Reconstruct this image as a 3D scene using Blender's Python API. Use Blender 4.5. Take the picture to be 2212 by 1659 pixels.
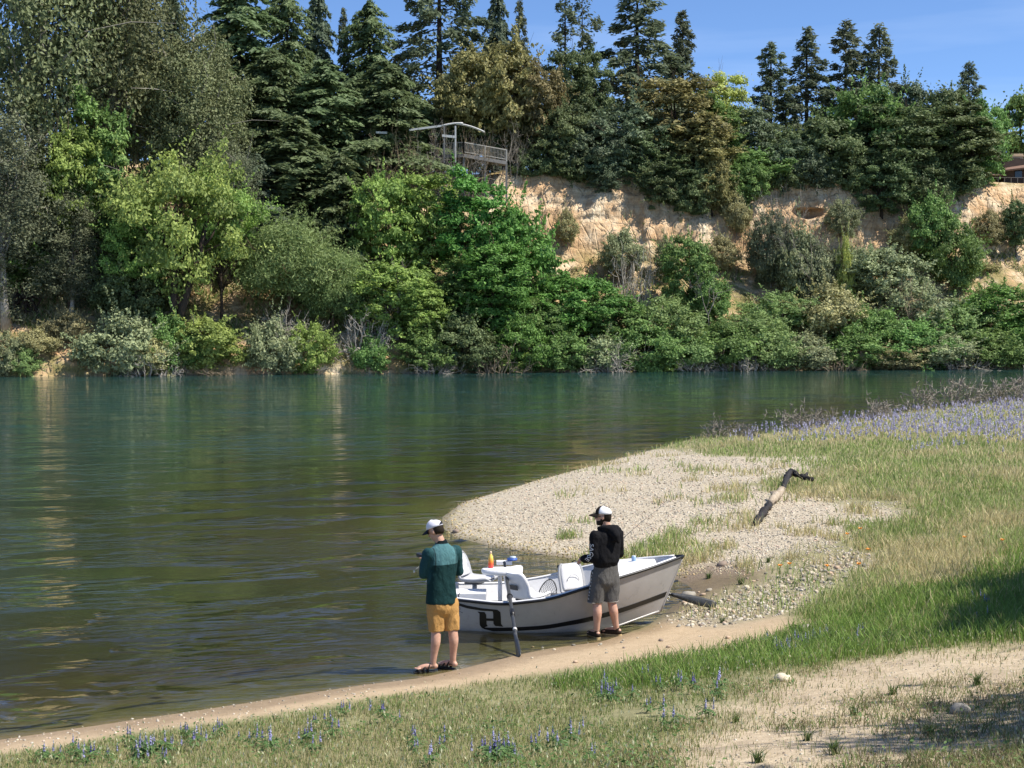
import bpy, bmesh, math, random
import numpy as np
from mathutils import Vector, Matrix, noise as mnoise

# ------------------------------------------------------------------ camera, sky, sun, exposure
for o in list(bpy.data.objects): bpy.data.objects.remove(o)
scn = bpy.context.scene
COL = scn.collection
F = 3195.0                    # focal length in units of a 2212 x 1659 picture
CAM = np.array([0.0, 0.0, 4.1])
PITCH = math.atan((829.5 - 710.0) / F)
cd = bpy.data.cameras.new('camera'); cam = bpy.data.objects.new('camera', cd); COL.objects.link(cam)
cam.location = CAM; cam.rotation_euler = (math.pi/2 - PITCH, 0, 0)
cd.sensor_width = 36; cd.lens = 36 * F / 2212; cd.clip_start = 0.1; cd.clip_end = 4000
scn.camera = cam
SUN_EL, SUN_AZ = math.radians(55), math.radians(104)      # azimuth clockwise from +Y
w = bpy.data.worlds.new('World'); scn.world = w; w.use_nodes = True
wn, wl = w.node_tree.nodes, w.node_tree.links
sky = wn.new('ShaderNodeTexSky'); sky.sky_type = 'NISHITA'; sky.sun_disc = False
sky.sun_elevation = SUN_EL; sky.sun_rotation = SUN_AZ
sky.altitude = 0; sky.air_density = 0.6; sky.dust_density = 0.0; sky.ozone_density = 7.0
tc = wn.new('ShaderNodeTexCoord'); mp = wn.new('ShaderNodeMapping'); mp.inputs['Scale'].default_value = (1.0, 1.0, 9.0); mp.inputs['Rotation'].default_value = (0, .10, 0)
cz = wn.new('ShaderNodeTexNoise'); cz.inputs['Scale'].default_value = 2.2; cz.inputs['Detail'].default_value = 5; cz.inputs['Roughness'].default_value = .5
cr_ = wn.new('ShaderNodeMapRange'); cr_.inputs[1].default_value = .5; cr_.inputs[2].default_value = .85; cr_.inputs[3].default_value = 0; cr_.inputs[4].default_value = .35   # thin high cirrus
cm_ = wn.new('ShaderNodeMix'); cm_.data_type = 'RGBA'; cm_.inputs[7].default_value = (5.2, 6.0, 7.2, 1)
wl.new(tc.outputs['Generated'], mp.inputs[0]); wl.new(mp.outputs[0], cz.inputs['Vector']); wl.new(cz.outputs['Fac'], cr_.inputs[0]); wl.new(cr_.outputs[0], cm_.inputs[0])
wl.new(sky.outputs[0], cm_.inputs[6]); wl.new(cm_.outputs[2], wn['Background'].inputs[0]); wn['Background'].inputs[1].default_value = 0.112
sl = bpy.data.lights.new('sun', 'SUN'); sl.energy = 4.5; sl.angle = math.radians(0.53); sl.color = (1.0, 0.94, 0.85)
so = bpy.data.objects.new('sun', sl); COL.objects.link(so)
SV = Vector((math.sin(SUN_AZ)*math.cos(SUN_EL), math.cos(SUN_AZ)*math.cos(SUN_EL), math.sin(SUN_EL)))
so.rotation_euler = SV.to_track_quat('Z', 'Y').to_euler(); so.location = (30, -5, 40)
scn.view_settings.view_transform = 'Standard'; scn.view_settings.look = 'None'
scn.view_settings.exposure = 0.8; scn.view_settings.gamma = 1.0
scn.render.engine = 'CYCLES'
cy = scn.cycles
cy.max_bounces = 8; cy.transparent_max_bounces = 12; cy.diffuse_bounces = 3; cy.glossy_bounces = 3; cy.transmission_bounces = 4
cy.use_denoising = True
cy.sample_clamp_indirect = 6.0
try: cy.denoiser = 'OPENIMAGEDENOISE'; cy.denoising_input_passes = 'RGB_ALBEDO_NORMAL'
except Exception: pass

# ------------------------------------------------------------------ helpers
rng = np.random.default_rng(7)
random.seed(7)
cp, sp = math.cos(PITCH), math.sin(PITCH)
def ray(px, py):
    px = np.asarray(px, float); py = np.asarray(py, float)
    x = (px - 1106) / F; u = -(py - 829.5) / F
    return np.stack([x, cp + u*sp, -sp + u*cp], -1)
def at(px, py, Y):
    r = ray(px, py); return CAM + r * (np.asarray(Y, float) / r[..., 1])[..., None]
def on(px, py, z=0.0):
    r = ray(px, py); return CAM + r * ((z - CAM[2]) / r[..., 2])[..., None]
def project(P):
    P = np.asarray(P, float) - CAM
    d = P[..., 1]*cp - P[..., 2]*sp; u = P[..., 1]*sp + P[..., 2]*cp
    return 1106 + F*P[..., 0]/d, 829.5 - F*u/d
def sstep(a, b, x):
    t = np.clip((x - a) / (b - a), 0, 1); return t*t*(3 - 2*t)
def vnoise(P, seed=0):
    """smooth value noise, P (...,2 or 3) -> -1..1"""
    P = np.asarray(P, float); k = P.shape[-1]
    i = np.floor(P).astype(np.int64); f = P - i; f = f*f*(3 - 2*f)
    out = np.zeros(P.shape[:-1])
    for c in range(2**k):
        wgt = np.ones(P.shape[:-1]); h = np.full(P.shape[:-1], seed*1013 + 7, np.int64)
        for a in range(k):
            b = (c >> a) & 1
            wgt = wgt * (f[..., a] if b else 1 - f[..., a])
            h = (h * 73856093) ^ ((i[..., a] + b) * (19349663, 83492791, 39916801)[a])
            h = h & 0x7fffffff
        h = (h ^ (h >> 13)) * 1274126177 & 0x7fffffff; h = h ^ (h >> 16)
        out += wgt * ((h % 65536) / 32767.5 - 1)
    return out
def fbm(P, oct=4, seed=0):
    P = np.asarray(P, float); s = 0; a = 1.0; n = 0
    for o in range(oct):
        s = s + a*vnoise(P*2**o, seed + o); n += a; a *= 0.5
    return s / n
def unit(v):
    v = np.asarray(v, float); return v / (np.linalg.norm(v, axis=-1, keepdims=True) + 1e-9)

def np_mesh(name, V, Q=None, T=None, attrs=None, smooth=False, mat_index=None):
    """mesh from numpy vertices, quads and triangles; attrs: {name: per-vertex float or colour}"""
    V = np.asarray(V, np.float32); me = bpy.data.meshes.new(name)
    Q = np.zeros((0, 4), np.int32) if Q is None else np.asarray(Q, np.int32).reshape(-1, 4)
    T = np.zeros((0, 3), np.int32) if T is None else np.asarray(T, np.int32).reshape(-1, 3)
    me.vertices.add(len(V)); me.vertices.foreach_set('co', V.ravel())
    nl = Q.size + T.size
    me.loops.add(nl); me.loops.foreach_set('vertex_index', np.concatenate([Q.ravel(), T.ravel()]).astype(np.int32))
    me.polygons.add(len(Q) + len(T))
    ls = np.concatenate([np.arange(len(Q))*4, Q.size + np.arange(len(T))*3]).astype(np.int32)
    me.polygons.foreach_set('loop_start', ls)
    me.polygons.foreach_set('use_smooth', np.full(len(ls), bool(smooth)))
    if mat_index is not None: me.polygons.foreach_set('material_index', np.asarray(mat_index, np.int32))
    for k, a in (attrs or {}).items():
        a = np.asarray(a, np.float32)
        if a.ndim == 1:
            at_ = me.attributes.new(k, 'FLOAT', 'POINT'); at_.data.foreach_set('value', a)
        else:
            at_ = me.attributes.new(k, 'FLOAT_COLOR', 'POINT')
            if a.shape[1] == 3: a = np.concatenate([a, np.ones((len(a), 1), np.float32)], 1)
            at_.data.foreach_set('color', a.astype(np.float32).ravel())
    me.update(calc_edges=True); me.validate()
    return me
class MB:
    """collects shapes, builds one mesh"""
    def __init__(s): s.V = []; s.Q = []; s.T = []; s.n = 0
    def add(s, V, Q=(), T=()):
        V = np.asarray(V, float).reshape(-1, 3)
        s.V.append(V)
        if len(Q): s.Q.append(np.asarray(Q).reshape(-1, 4) + s.n)
        if len(T): s.T.append(np.asarray(T).reshape(-1, 3) + s.n)
        s.n += len(V); return s
    def box(s, c, d, ax=None):
        c = np.asarray(c, float); d = np.asarray(d, float)/2
        A = np.eye(3) if ax is None else np.asarray(ax, float)
        k = np.array([[x, y, z] for x in (-1, 1) for y in (-1, 1) for z in (-1, 1)], float) * d
        return s.add(c + k @ A, [[0,1,3,2],[4,6,7,5],[0,4,5,1],[2,3,7,6],[0,2,6,4],[1,5,7,3]])
    def bar(s, p, q, wd, th=None):
        p = np.asarray(p, float); q = np.asarray(q, float); t = unit(q - p)
        up = np.array([0, 0, 1.]) if abs(t[2]) < .9 else np.array([1., 0, 0])
        b = unit(np.cross(t, up)); n = np.cross(b, t)
        return s.box((p + q)/2, (np.linalg.norm(q - p), wd, th or wd), np.stack([t, b, n]))
    def tube(s, path, rad, n=8, cap=True, squash=None):
        path = np.asarray(path, float); m = len(path)
        rad = np.broadcast_to(np.asarray(rad, float), (m,))
        tg = unit(np.gradient(path, axis=0)) if m > 2 else np.repeat(unit(path[1:] - path[:1]), 2, 0)
        a = np.cross(tg[0], [0, 0, 1.]);
        if np.linalg.norm(a) < .1: a = np.cross(tg[0], [1., 0, 0])
        a = unit(a); th = np.linspace(0, 2*np.pi, n, endpoint=False); V = []
        for i in range(m):
            a = unit(a - tg[i]*np.dot(a, tg[i])); b = np.cross(tg[i], a)
            V.append(path[i] + rad[i]*(np.cos(th)[:, None]*a + np.sin(th)[:, None]*b*(squash or 1)))
        V = np.concatenate(V)
        Q = [[i*n + j, i*n + (j+1) % n, (i+1)*n + (j+1) % n, (i+1)*n + j] for i in range(m-1) for j in range(n)]
        T = []
        if cap:
            V = np.concatenate([V, path[:1], path[-1:]]); e = m*n
            T = [[e, (j+1) % n, j] for j in range(n)] + [[e+1, (m-1)*n + j, (m-1)*n + (j+1) % n] for j in range(n)]
        return s.add(V, Q, T)
    def rings(s, R, cap=True):
        """list of (n,3) closed rings"""
        m, n = len(R), len(R[0]); V = np.concatenate(R)
        Q = [[i*n + j, i*n + (j+1) % n, (i+1)*n + (j+1) % n, (i+1)*n + j] for i in range(m-1) for j in range(n)]
        T = []
        if cap:
            V = np.concatenate([V, R[0].mean(0)[None], R[-1].mean(0)[None]]); e = m*n
            T = [[e, (j+1) % n, j] for j in range(n)] + [[e+1, (m-1)*n + j, (m-1)*n + (j+1) % n] for j in range(n)]
        return s.add(V, Q, T)
    def grid(s, G):
        G = np.asarray(G, float); m, n = G.shape[:2]
        i = np.arange(m*n).reshape(m, n)
        Q = np.stack([i[:-1, :-1], i[1:, :-1], i[1:, 1:], i[:-1, 1:]], -1).reshape(-1, 4)
        return s.add(G.reshape(-1, 3), Q)
    def ellipsoid(s, c, r, n=12, m=8, ax=None):
        A = np.eye(3) if ax is None else np.asarray(ax, float)
        R = []
        for i in range(1, m):
            ph = math.pi*i/m - math.pi/2; th = np.linspace(0, 2*np.pi, n, endpoint=False)
            k = np.stack([np.cos(th)*math.cos(ph), np.sin(th)*math.cos(ph), np.full(n, math.sin(ph))], 1)*np.asarray(r, float)
            R.append(np.asarray(c, float) + k @ A)
        return s.rings(R)
    def mesh(s, name, smooth=False, attrs=None):
        return np_mesh(name, np.concatenate(s.V), np.concatenate(s.Q) if s.Q else None, np.concatenate(s.T) if s.T else None, attrs, smooth)
    def build(s, name, m=None, parent=None, smooth=False):
        return obj(name, s.mesh(name, smooth), m, parent)
def obj(name, me, m=None, parent=None, loc=None):
    o = bpy.data.objects.new(name, me); COL.objects.link(o)
    if m is not None:
        ms = m if isinstance(m, (list, tuple)) else [m]
        for k in ms: me.materials.append(k)
    if parent is not None: o.parent = parent
    if loc is not None: o.location = loc
    return o
def inst(name, me, m, parent=None, loc=(0,0,0), rz=0.0, sc=(1,1,1), rot=None):
    """object sharing mesh data, material on the object"""
    o = bpy.data.objects.new(name, me); COL.objects.link(o)
    if not me.materials: me.materials.append(None)
    o.material_slots[0].link = 'OBJECT'; o.material_slots[0].material = m
    o.parent = parent; o.location = loc; o.rotation_euler = rot or (0, 0, rz); o.scale = sc
    return o
def tag(o, label=None, cat=None, group=None, kind=None):
    if label: o['label'] = label
    if cat: o['category'] = cat
    if group: o['group'] = group
    if kind: o['kind'] = kind
    return o
def empty(name, loc=(0,0,0), rz=0.0, sc=1.0):
    o = bpy.data.objects.new(name, None); COL.objects.link(o)
    o.location = loc; o.rotation_euler = (0, 0, rz); o.scale = (sc,)*3 if np.isscalar(sc) else sc
    o.empty_display_size = .2
    return o

# ------------------------------------------------------------------ materials
class NT:
    def __init__(s, name):
        s.m = bpy.data.materials.new(name); s.m.use_nodes = True
        s.n = s.m.node_tree.nodes; s.l = s.m.node_tree.links
        s.b = s.n['Principled BSDF']; s.out = s.n['Material Output']
    def new(s, t, **kw):
        k = s.n.new('ShaderNode' + t)
        for a, v in kw.items():
            if a.startswith('i_'):
                key = a[2:]; key = int(key) if key.isdigit() else key.replace('_', ' ')
                s.set(k.inputs[key], v)
            else: setattr(k, a, v)
        return k
    def set(s, inp, v):
        if isinstance(v, bpy.types.NodeSocket): s.l.new(v, inp)
        elif isinstance(v, (tuple, list)) and len(v) == 3 and inp.type == 'RGBA': inp.default_value = (*v, 1)
        else: inp.default_value = v
    def noise(s, scale, detail=4, rough=.55, vec=None, dist=0.0):
        k = s.new('TexNoise', i_Scale=scale, i_Detail=detail, i_Roughness=rough, i_Distortion=dist)
        if vec is not None: s.l.new(vec, k.inputs['Vector'])
        return k.outputs['Fac']
    def ramp(s, fac, stops):
        k = s.new('ValToRGB'); e = k.color_ramp.elements
        while len(e) < len(stops): e.new(.5)
        for q, (p, c) in zip(e, stops): q.position = p; q.color = (*c, 1) if len(c) == 3 else c
        s.l.new(fac, k.inputs[0]); return k.outputs[0]
    def mix(s, fac, a, b, mode='MIX'):
        k = s.new('Mix', data_type='RGBA', blend_type=mode)
        s.set(k.inputs[0], fac); s.set(k.inputs[6], a); s.set(k.inputs[7], b); return k.outputs[2]
    def math(s, op, a, b=0.0, c=None):
        k = s.new('Math', operation=op); s.set(k.inputs[0], a); s.set(k.inputs[1], b)
        if c is not None: s.set(k.inputs[2], c)
        return k.outputs[0]
    def maprange(s, v, a, b, c=0.0, d=1.0):
        k = s.new('MapRange', i_0=v, i_1=a, i_2=b, i_3=c, i_4=d); return k.outputs[0]
    def attr(s, name, out='Fac'): return s.new('Attribute', attribute_name=name).outputs[out]
    def coord(s, which='Object', scale=None):
        c = s.new('TexCoord').outputs[which]
        if scale is not None:
            c = s.new('Mapping', i_Vector=c, i_Scale=scale).outputs[0]
        return c
    def pos(s, scale=None, rot=None):
        c = s.new('NewGeometry').outputs['Position']
        if scale is not None or rot is not None:
            if rot is not None: c = s.new('Mapping', i_Vector=c, i_Rotation=rot).outputs[0]      # turn first, then stretch
            if scale is not None: c = s.new('Mapping', i_Vector=c, i_Scale=scale).outputs[0]
        return c
    def bump(s, h, strength=.5, dist=.02, normal=None):
        k = s.new('Bump', i_Strength=strength, i_Distance=dist, i_Height=h)
        if normal is not None: s.l.new(normal, k.inputs['Normal'])
        return k.outputs[0]
    def done(s, col=None, rough=None, normal=None, spec=None, metal=None):
        if col is not None: s.set(s.b.inputs['Base Color'], col)
        if rough is not None: s.set(s.b.inputs['Roughness'], rough)
        if normal is not None: s.l.new(normal, s.b.inputs['Normal'])
        if spec is not None: s.b.inputs['Specular IOR Level'].default_value = spec
        if metal is not None: s.b.inputs['Metallic'].default_value = metal
        return s.m
def plain(name, col, rough=.5, var=.12, scale=25, bump=.0, spec=.4, metal=0):
    t = NT(name); c = t.coord('Object'); n = t.noise(scale, 4, .6, c)
    a = tuple(min(1, x*(1-var)) for x in col); b = tuple(min(1, x*(1+var)) for x in col)
    cc = t.ramp(n, [(.3, a), (.7, b)])
    return t.done(cc, rough, t.bump(n, bump, .01) if bump else None, spec, metal)
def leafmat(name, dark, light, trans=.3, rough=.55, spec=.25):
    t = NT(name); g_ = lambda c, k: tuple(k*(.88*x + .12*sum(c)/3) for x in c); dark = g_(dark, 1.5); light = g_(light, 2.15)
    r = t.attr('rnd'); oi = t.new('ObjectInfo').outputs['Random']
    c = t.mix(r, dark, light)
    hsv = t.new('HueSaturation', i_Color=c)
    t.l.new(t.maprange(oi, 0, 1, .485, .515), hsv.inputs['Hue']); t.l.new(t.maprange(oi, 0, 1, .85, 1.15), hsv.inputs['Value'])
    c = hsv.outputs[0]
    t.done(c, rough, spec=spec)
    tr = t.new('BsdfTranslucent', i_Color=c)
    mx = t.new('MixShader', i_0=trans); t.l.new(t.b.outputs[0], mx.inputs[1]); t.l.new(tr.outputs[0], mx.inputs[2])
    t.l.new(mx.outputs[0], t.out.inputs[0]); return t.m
def barkmat(name, a, b):
    t = NT(name); c = t.coord('Object', (6, 6, 1.2)); n = t.noise(3, 5, .65, c)
    return t.done(t.ramp(n, [(.35, a), (.7, b)]), .9, t.bump(n, .6, .05), .1)

# ------------------------------------------------------------------ near bank, gravel bar, river bed (one sheet)
shore_px = [(0,1598),(450,1531),(780,1480),(900,1466),(1000,1444),(1120,1414),(1190,1400),(1300,1386),(1400,1352),(1455,1310),
            (1490,1290),(1500,1272),(1470,1254),(1420,1236),(1370,1222),(1250,1207),(1150,1193),(1050,1176),(985,1160),(962,1142),
            (957,1118),(1000,1086),(1150,1041),(1300,1001),(1400,974)]
sh = [(-120., -61.)] + [tuple(on(*p)[:2]) for p in shore_px]
for px, py, z in [(1500,948,.25),(1600,930,.5),(1700,905,.7),(1800,885,.8),(1900,870,.9),(2000,850,1.0),(2212,830,1.1)]:
    q = on(px, py, z); sh.append((q[0], q[1] + 2.5))
sh += [(60, 108), (150, 150), (700, 330), (700, -400), (-120, -400)]
SH = np.array(sh)
def poly_sd(P, poly):
    """signed distance to polygon, positive inside"""
    P = np.asarray(P, float); shp = P.shape[:-1]; P = P.reshape(-1, 2)
    d = np.full(len(P), 1e9); ins = np.zeros(len(P), bool)
    for a, b in zip(poly, np.roll(poly, -1, 0)):
        e = b - a; v = P - a; t = np.clip((v @ e)/(e @ e), 0, 1)
        d = np.minimum(d, np.hypot(*(v - t[:, None]*e).T))
        c = (a[1] > P[:, 1]) != (b[1] > P[:, 1])
        with np.errstate(divide='ignore', invalid='ignore'):
            ins ^= c & (P[:, 0] < (b[0]-a[0])*(P[:, 1]-a[1])/(b[1]-a[1] + 1e-12) + a[0])
    return np.where(ins, d, -d).reshape(shp)
def ground_z(XY):
    XY = np.asarray(XY, float)
    d = poly_sd(XY, SH)
    d = d + .12*fbm(XY*1.3, 3, 3)*sstep(0, 1.2, np.abs(d))
    near = np.interp(d, [0,.4,1,2,4,8,14,25,60], [0,.03,.08,.19,.52,1.2,2.2,2.5,2.7])
    bar = np.interp(d, [0,.25,.6,1.2,2.5,5,8,14,25,60], [0,.07,.13,.19,.3,.45,.6,.85,1.15,1.5])
    wb = sstep(18.5, 25, XY[..., 1] - .12*XY[..., 0])
    land = near*(1-wb) + bar*wb
    bed = -np.interp(-d, [0,1,3,6,12,25,60], [0,.09,.3,.7,1.5,2.4,2.8])
    z = np.where(d > 0, land, bed)
    amp = sstep(.3, 4, d)
    z = z + amp*(.05*fbm(XY*.55, 3, 11) + .02*vnoise(XY*2.1, 5))
    z = z + .006*vnoise(XY*7, 9)*sstep(.05, .6, d)
    return z
xs = np.concatenate([np.linspace(-700,-60,9)[:-1], np.linspace(-60,-14,24)[:-1], np.linspace(-14,16,251)[:-1], np.linspace(16,50,90)[:-1], np.linspace(50,110,20)[:-1], np.linspace(110,700,9)])
ys = np.concatenate([np.linspace(-400,-20,8)[:-1], np.linspace(-20,4,16)[:-1], np.linspace(4,32,251)[:-1], np.linspace(32,95,150)[:-1], np.linspace(95,900,24)])
GX, GY = np.meshgrid(xs, ys, indexing='ij')
GZ = ground_z(np.stack([GX, GY], -1))
# beyond the river the sheet runs on below the bluff
GZ = np.where((GY > 112 + .27*GX) & (GX < 120), np.minimum(GZ, -2.6), GZ)
def gz(X, Y):
    X = np.asarray(X, float); Y = np.asarray(Y, float)
    i = np.clip(np.searchsorted(xs, X) - 1, 0, len(xs)-2); j = np.clip(np.searchsorted(ys, Y) - 1, 0, len(ys)-2)
    u = np.clip((X - xs[i])/(xs[i+1]-xs[i]), 0, 1); v = np.clip((Y - ys[j])/(ys[j+1]-ys[j]), 0, 1)
    return GZ[i,j]*(1-u)*(1-v) + GZ[i+1,j]*u*(1-v) + GZ[i,j+1]*(1-u)*v + GZ[i+1,j+1]*u*v
def hit(px, py, steps=90):
    """where the sight line meets the near ground"""
    r = ray(px, py); r = r / r[..., 1:2]
    n = r.shape[:-1]; lo = np.full(n, 2.0); hi = np.full(n, -1.0)
    for y in np.geomspace(3, 130, steps):
        z = CAM[2] + r[..., 2]*y; g = gz(r[..., 0]*y, np.full(n, y))
        new = (hi < 0) & (z < g); hi = np.where(new, y, hi); lo = np.where((hi < 0), y, lo)
    ok = hi > 0; hi = np.where(ok, hi, 130)
    for _ in range(14):
        m = (lo + hi)/2; b = CAM[2] + r[..., 2]*m < gz(r[..., 0]*m, m); hi = np.where(b, m, hi); lo = np.where(b, lo, m)
    P = CAM + r*hi[..., None]; return P, ok
def zone(px_poly):
    P, _ = hit(np.array([p[0] for p in px_poly], float), np.array([p[1] for p in px_poly], float)); return P[:, :2]
Z_GRAVEL = zone([(940,1118),(1000,1080),(1150,1034),(1300,994),(1400,972),(1500,980),(1640,985),(1790,985),(1770,1012),(1610,1046),(1680,1062),(1780,1078),(1960,1102),(1945,1128),(1850,1150),(1740,1180),(1655,1226),(1600,1240),(1440,1250),(1370,1236),(1250,1220),(1050,1190),(950,1150)])
Z_MUD = zone([(1440,1250),(1500,1222),(1600,1215),(1655,1226),(1640,1250),(1560,1276),(1500,1310),(1440,1330),(1400,1300)])
Z_COBBLE = zone([(1480,1300),(1560,1278),(1690,1235),(1800,1198),(1890,1196),(1880,1222),(1790,1280),(1680,1328),(1560,1355),(1440,1345)])
Z_SAND = zone([(-300,1660),(0,1590),(450,1525),(780,1472),(900,1460),(1000,1440),(1120,1408),(1300,1380),(1440,1335),(1560,1350),(1680,1330),(1730,1345),(1640,1385),(1500,1410),(1200,1452),(1000,1480),(600,1544),(300,1586),(0,1630),(-300,1695)])
Z_DRY = zone([(1250,1760),(1380,1640),(1500,1570),(1600,1505),(1760,1430),(1900,1420),(2060,1400),(2400,1360),(2400,1850),(1250,1850)])
Z_LUSH = zone([(1560,1400),(1700,1345),(1900,1290),(2050,1235),(2200,1180),(2420,1150),(2420,1370),(2060,1400),(1900,1420),(1700,1440),(1560,1470),(1300,1500),(1150,1490)])
Z_LUPINE = zone([(1680,930),(1850,905),(2000,880),(2212,866),(2500,850),(2500,985),(2212,968),(2050,972),(1950,985),(1820,965),(1640,965)])
XY = np.stack([GX, GY], -1).reshape(-1, 2)
def zmask(P, poly, soft): return sstep(-soft, soft, poly_sd(P, poly))
nz1 = fbm(XY*1.1, 4, 21)
mg = sstep(-.45, .5, poly_sd(XY, Z_GRAVEL) + .5*nz1); mm = zmask(XY, Z_MUD, .35); mc = sstep(-.3, .4, poly_sd(XY, Z_COBBLE) + .4*nz1)
ms = sstep(-.2, .25, poly_sd(XY, Z_SAND) + .2*nz1); md = sstep(-.6, .6, poly_sd(XY, Z_DRY) + .7*nz1)
dsh = poly_sd(XY, SH)
I = np.arange(len(xs)*len(ys)).reshape(len(xs), len(ys))
Q = np.stack([I[:-1,:-1], I[1:,:-1], I[1:,1:], I[:-1,1:]], -1).reshape(-1, 4)
zfl = GZ.ravel()
wet = 1 - sstep(.01, .05 + .0*zfl, zfl + .015*nz1)
wet = np.maximum(wet, mm*.7)
gm = np_mesh('riverbank', np.stack([GX, GY, GZ], -1).reshape(-1, 3), Q, None,
             {'gravel': mg, 'mud': mm, 'cobble': mc, 'sand': ms, 'dry': md, 'wet': wet, 'depth': np.clip(-zfl, 0, 4)}, True)
t = NT('bank_soil')
pw = t.pos()
n1 = t.noise(1.1, 5, .6, pw); n2 = t.noise(9, 5, .65, pw); n3 = t.noise(55, 4, .7, pw)
vor = t.new('TexVoronoi', i_Scale=24.0); t.l.new(pw, vor.inputs['Vector'])
vor2 = t.new('TexVoronoi', i_Scale=14.0, feature='F1'); t.l.new(pw, vor2.inputs['Vector'])
soil = t.ramp(n2, [(.3, (.15,.145,.07)), (.7, (.28,.26,.135))])
dry = t.ramp(t.math('ADD', t.math('MULTIPLY', n2, .6), t.math('MULTIPLY', n1, .4)), [(.32, (.17,.13,.08)), (.45, (.34,.26,.165)), (.55, (.45,.36,.24)), (.7, (.60,.50,.35))])
dry = t.mix(.4, dry, t.ramp(n3, [(.3, (.2,.15,.1)), (.7, (.7,.6,.45))]))
sand = t.ramp(n2, [(.25, (.33,.245,.15)), (.75, (.47,.36,.235))])
sand = t.mix(.3, sand, t.ramp(n3, [(.3, (.25,.18,.11)), (.7, (.6,.48,.33))]))
grav = t.mix(.55, t.ramp(t.math('MULTIPLY', vor.outputs['Color'], 1.0), [(.1, (.24,.20,.15)), (.5, (.42,.365,.28)), (.9, (.56,.51,.42))]), t.ramp(n2, [(.3, (.26,.22,.155)), (.7, (.5,.43,.32))]))
mud = t.ramp(n1, [(.3, (.15,.1,.065)), (.7, (.22,.15,.1))])
c = t.mix(t.attr('dry'), soil, dry); c = t.mix(t.attr('sand'), c, sand); c = t.mix(t.attr('gravel'), c, grav)
c = t.mix(t.math('MULTIPLY', t.attr('cobble'), .8), c, t.ramp(n2, [(.3, (.22,.19,.13)), (.7, (.36,.31,.22))]))
c = t.mix(t.math('MULTIPLY', t.attr('mud'), .65), c, mud)
# stones and algae on the bed; green by depth paints in the water's scattering
bedc = t.mix(t.ramp(vor2.outputs['Distance'], [(.2, (0,0,0)), (.6, (1,1,1))]), t.ramp(n2, [(.3, (.13,.10,.055)), (.7, (.25,.19,.11))]), (.10,.085,.045))
bedc = t.mix(t.maprange(t.attr('depth'), .5, 1.6), bedc, t.ramp(n1, [(.3, (.14,.20,.11)), (.7, (.20,.27,.16))]))
bf = t.maprange(t.attr('depth'), .03, .22)
c = t.mix(bf, c, bedc)
c = t.mix(t.math('MULTIPLY', t.attr('wet'), .55), c, t.mix(1.0, c, (.45,.40,.36), 'MULTIPLY'))
h = t.math('ADD', t.math('MULTIPLY', n3, .4), t.math('MULTIPLY', n2, .8))
h = t.math('ADD', h, t.math('MULTIPLY', t.math('SUBTRACT', 1.0, vor.outputs['Distance']), t.math('MULTIPLY', t.attr('gravel'), .9)))
t.done(c, t.maprange(t.attr('wet'), 0, 1, .95, .42), t.bump(h, .6, .03), .25)
tag(obj('riverbank', gm, t.m), 'near river bank with gravel bar and grassy slope', None, None, 'structure')

# ------------------------------------------------------------------ river
t = NT('river_water')
CR = math.radians(-19)
sep = t.new('SeparateXYZ'); t.l.new(t.pos(), sep.inputs[0])
w1 = t.noise(1.0, 2, .45, t.pos((.65, 1.3, 1), (0, 0, CR)), .5)       # wavelets running along the shore
w2 = t.noise(1.0, 3, .5, t.pos((1.6, 3.6, 1), (0, 0, CR*.6)), .4)       # ripples
w3 = t.noise(1.0, 3, .6, t.pos((4.5, 14, 1), (0, 0, CR*.4)))           # chop
w4 = t.noise(1.0, 3, .55, t.pos((.10, .34, 1), (0, 0, .05)), .8)       # broad current lines of the channel
pat = t.noise(.10, 2, .5, t.pos((.6, 1.3, 1)))                         # calmer and livelier patches
liv = t.maprange(pat, .36, .64, .30, 1.35)
nearf = t.maprange(sep.outputs[1], 18, 46, 1.0, .42)                   # the shallows are choppier than the main channel
grp = t.maprange(t.noise(1.0, 3, .6, t.pos((.28, .75, 1), (0, 0, CR)), .3), .49, .59)      # groups of wavelets with calm water between
calm = t.math('ADD', t.math('MULTIPLY', w2, .017), t.math('MULTIPLY', w3, .007))
w1s = t.math('POWER', t.math('SUBTRACT', 1.0, t.math('ABSOLUTE', t.math('MULTIPLY_ADD', w1, 2.0, -1.0))), 2.2)   # peaked crests
wavs = t.math('ADD', t.math('MULTIPLY', w1s, .050), t.math('MULTIPLY', w2, .095))
hgt = t.math('ADD', calm, t.math('MULTIPLY', wavs, grp))
hgt = t.math('MULTIPLY', hgt, t.math('MULTIPLY', liv, nearf))
hgt = t.math('ADD', hgt, t.math('MULTIPLY', w4, .035))
bn = t.bump(hgt, 1.0, 1.0)
fr = t.new('Fresnel', i_IOR=1.40); t.l.new(bn, fr.inputs['Normal'])
gl = t.new('BsdfGlossy', i_Roughness=.035); gl.inputs[0].default_value = (1, 1, 1, 1); t.l.new(bn, gl.inputs['Normal'])
tr = t.new('BsdfTransparent'); tr.inputs[0].default_value = (.80, .84, .74, 1)
dp = t.attr('depth')                                                   # clear over the shallows, turbid green where it is deep
body = t.new('BsdfDiffuse'); t.l.new(t.ramp(t.maprange(dp, 0, 2.6), [(0, (.056,.050,.027)), (.30, (.028,.036,.017)), (.65, (.028,.056,.040)), (1, (.017,.056,.053))]), body.inputs[0])
mb_ = t.new('MixShader'); t.l.new(t.maprange(dp, .02, .9, .12, .93), mb_.inputs[0]); t.l.new(tr.outputs[0], mb_.inputs[1]); t.l.new(body.outputs[0], mb_.inputs[2])
mx = t.new('MixShader'); t.l.new(fr.outputs[0], mx.inputs[0]); t.l.new(mb_.outputs[0], mx.inputs[1]); t.l.new(gl.outputs[0], mx.inputs[2])
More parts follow.
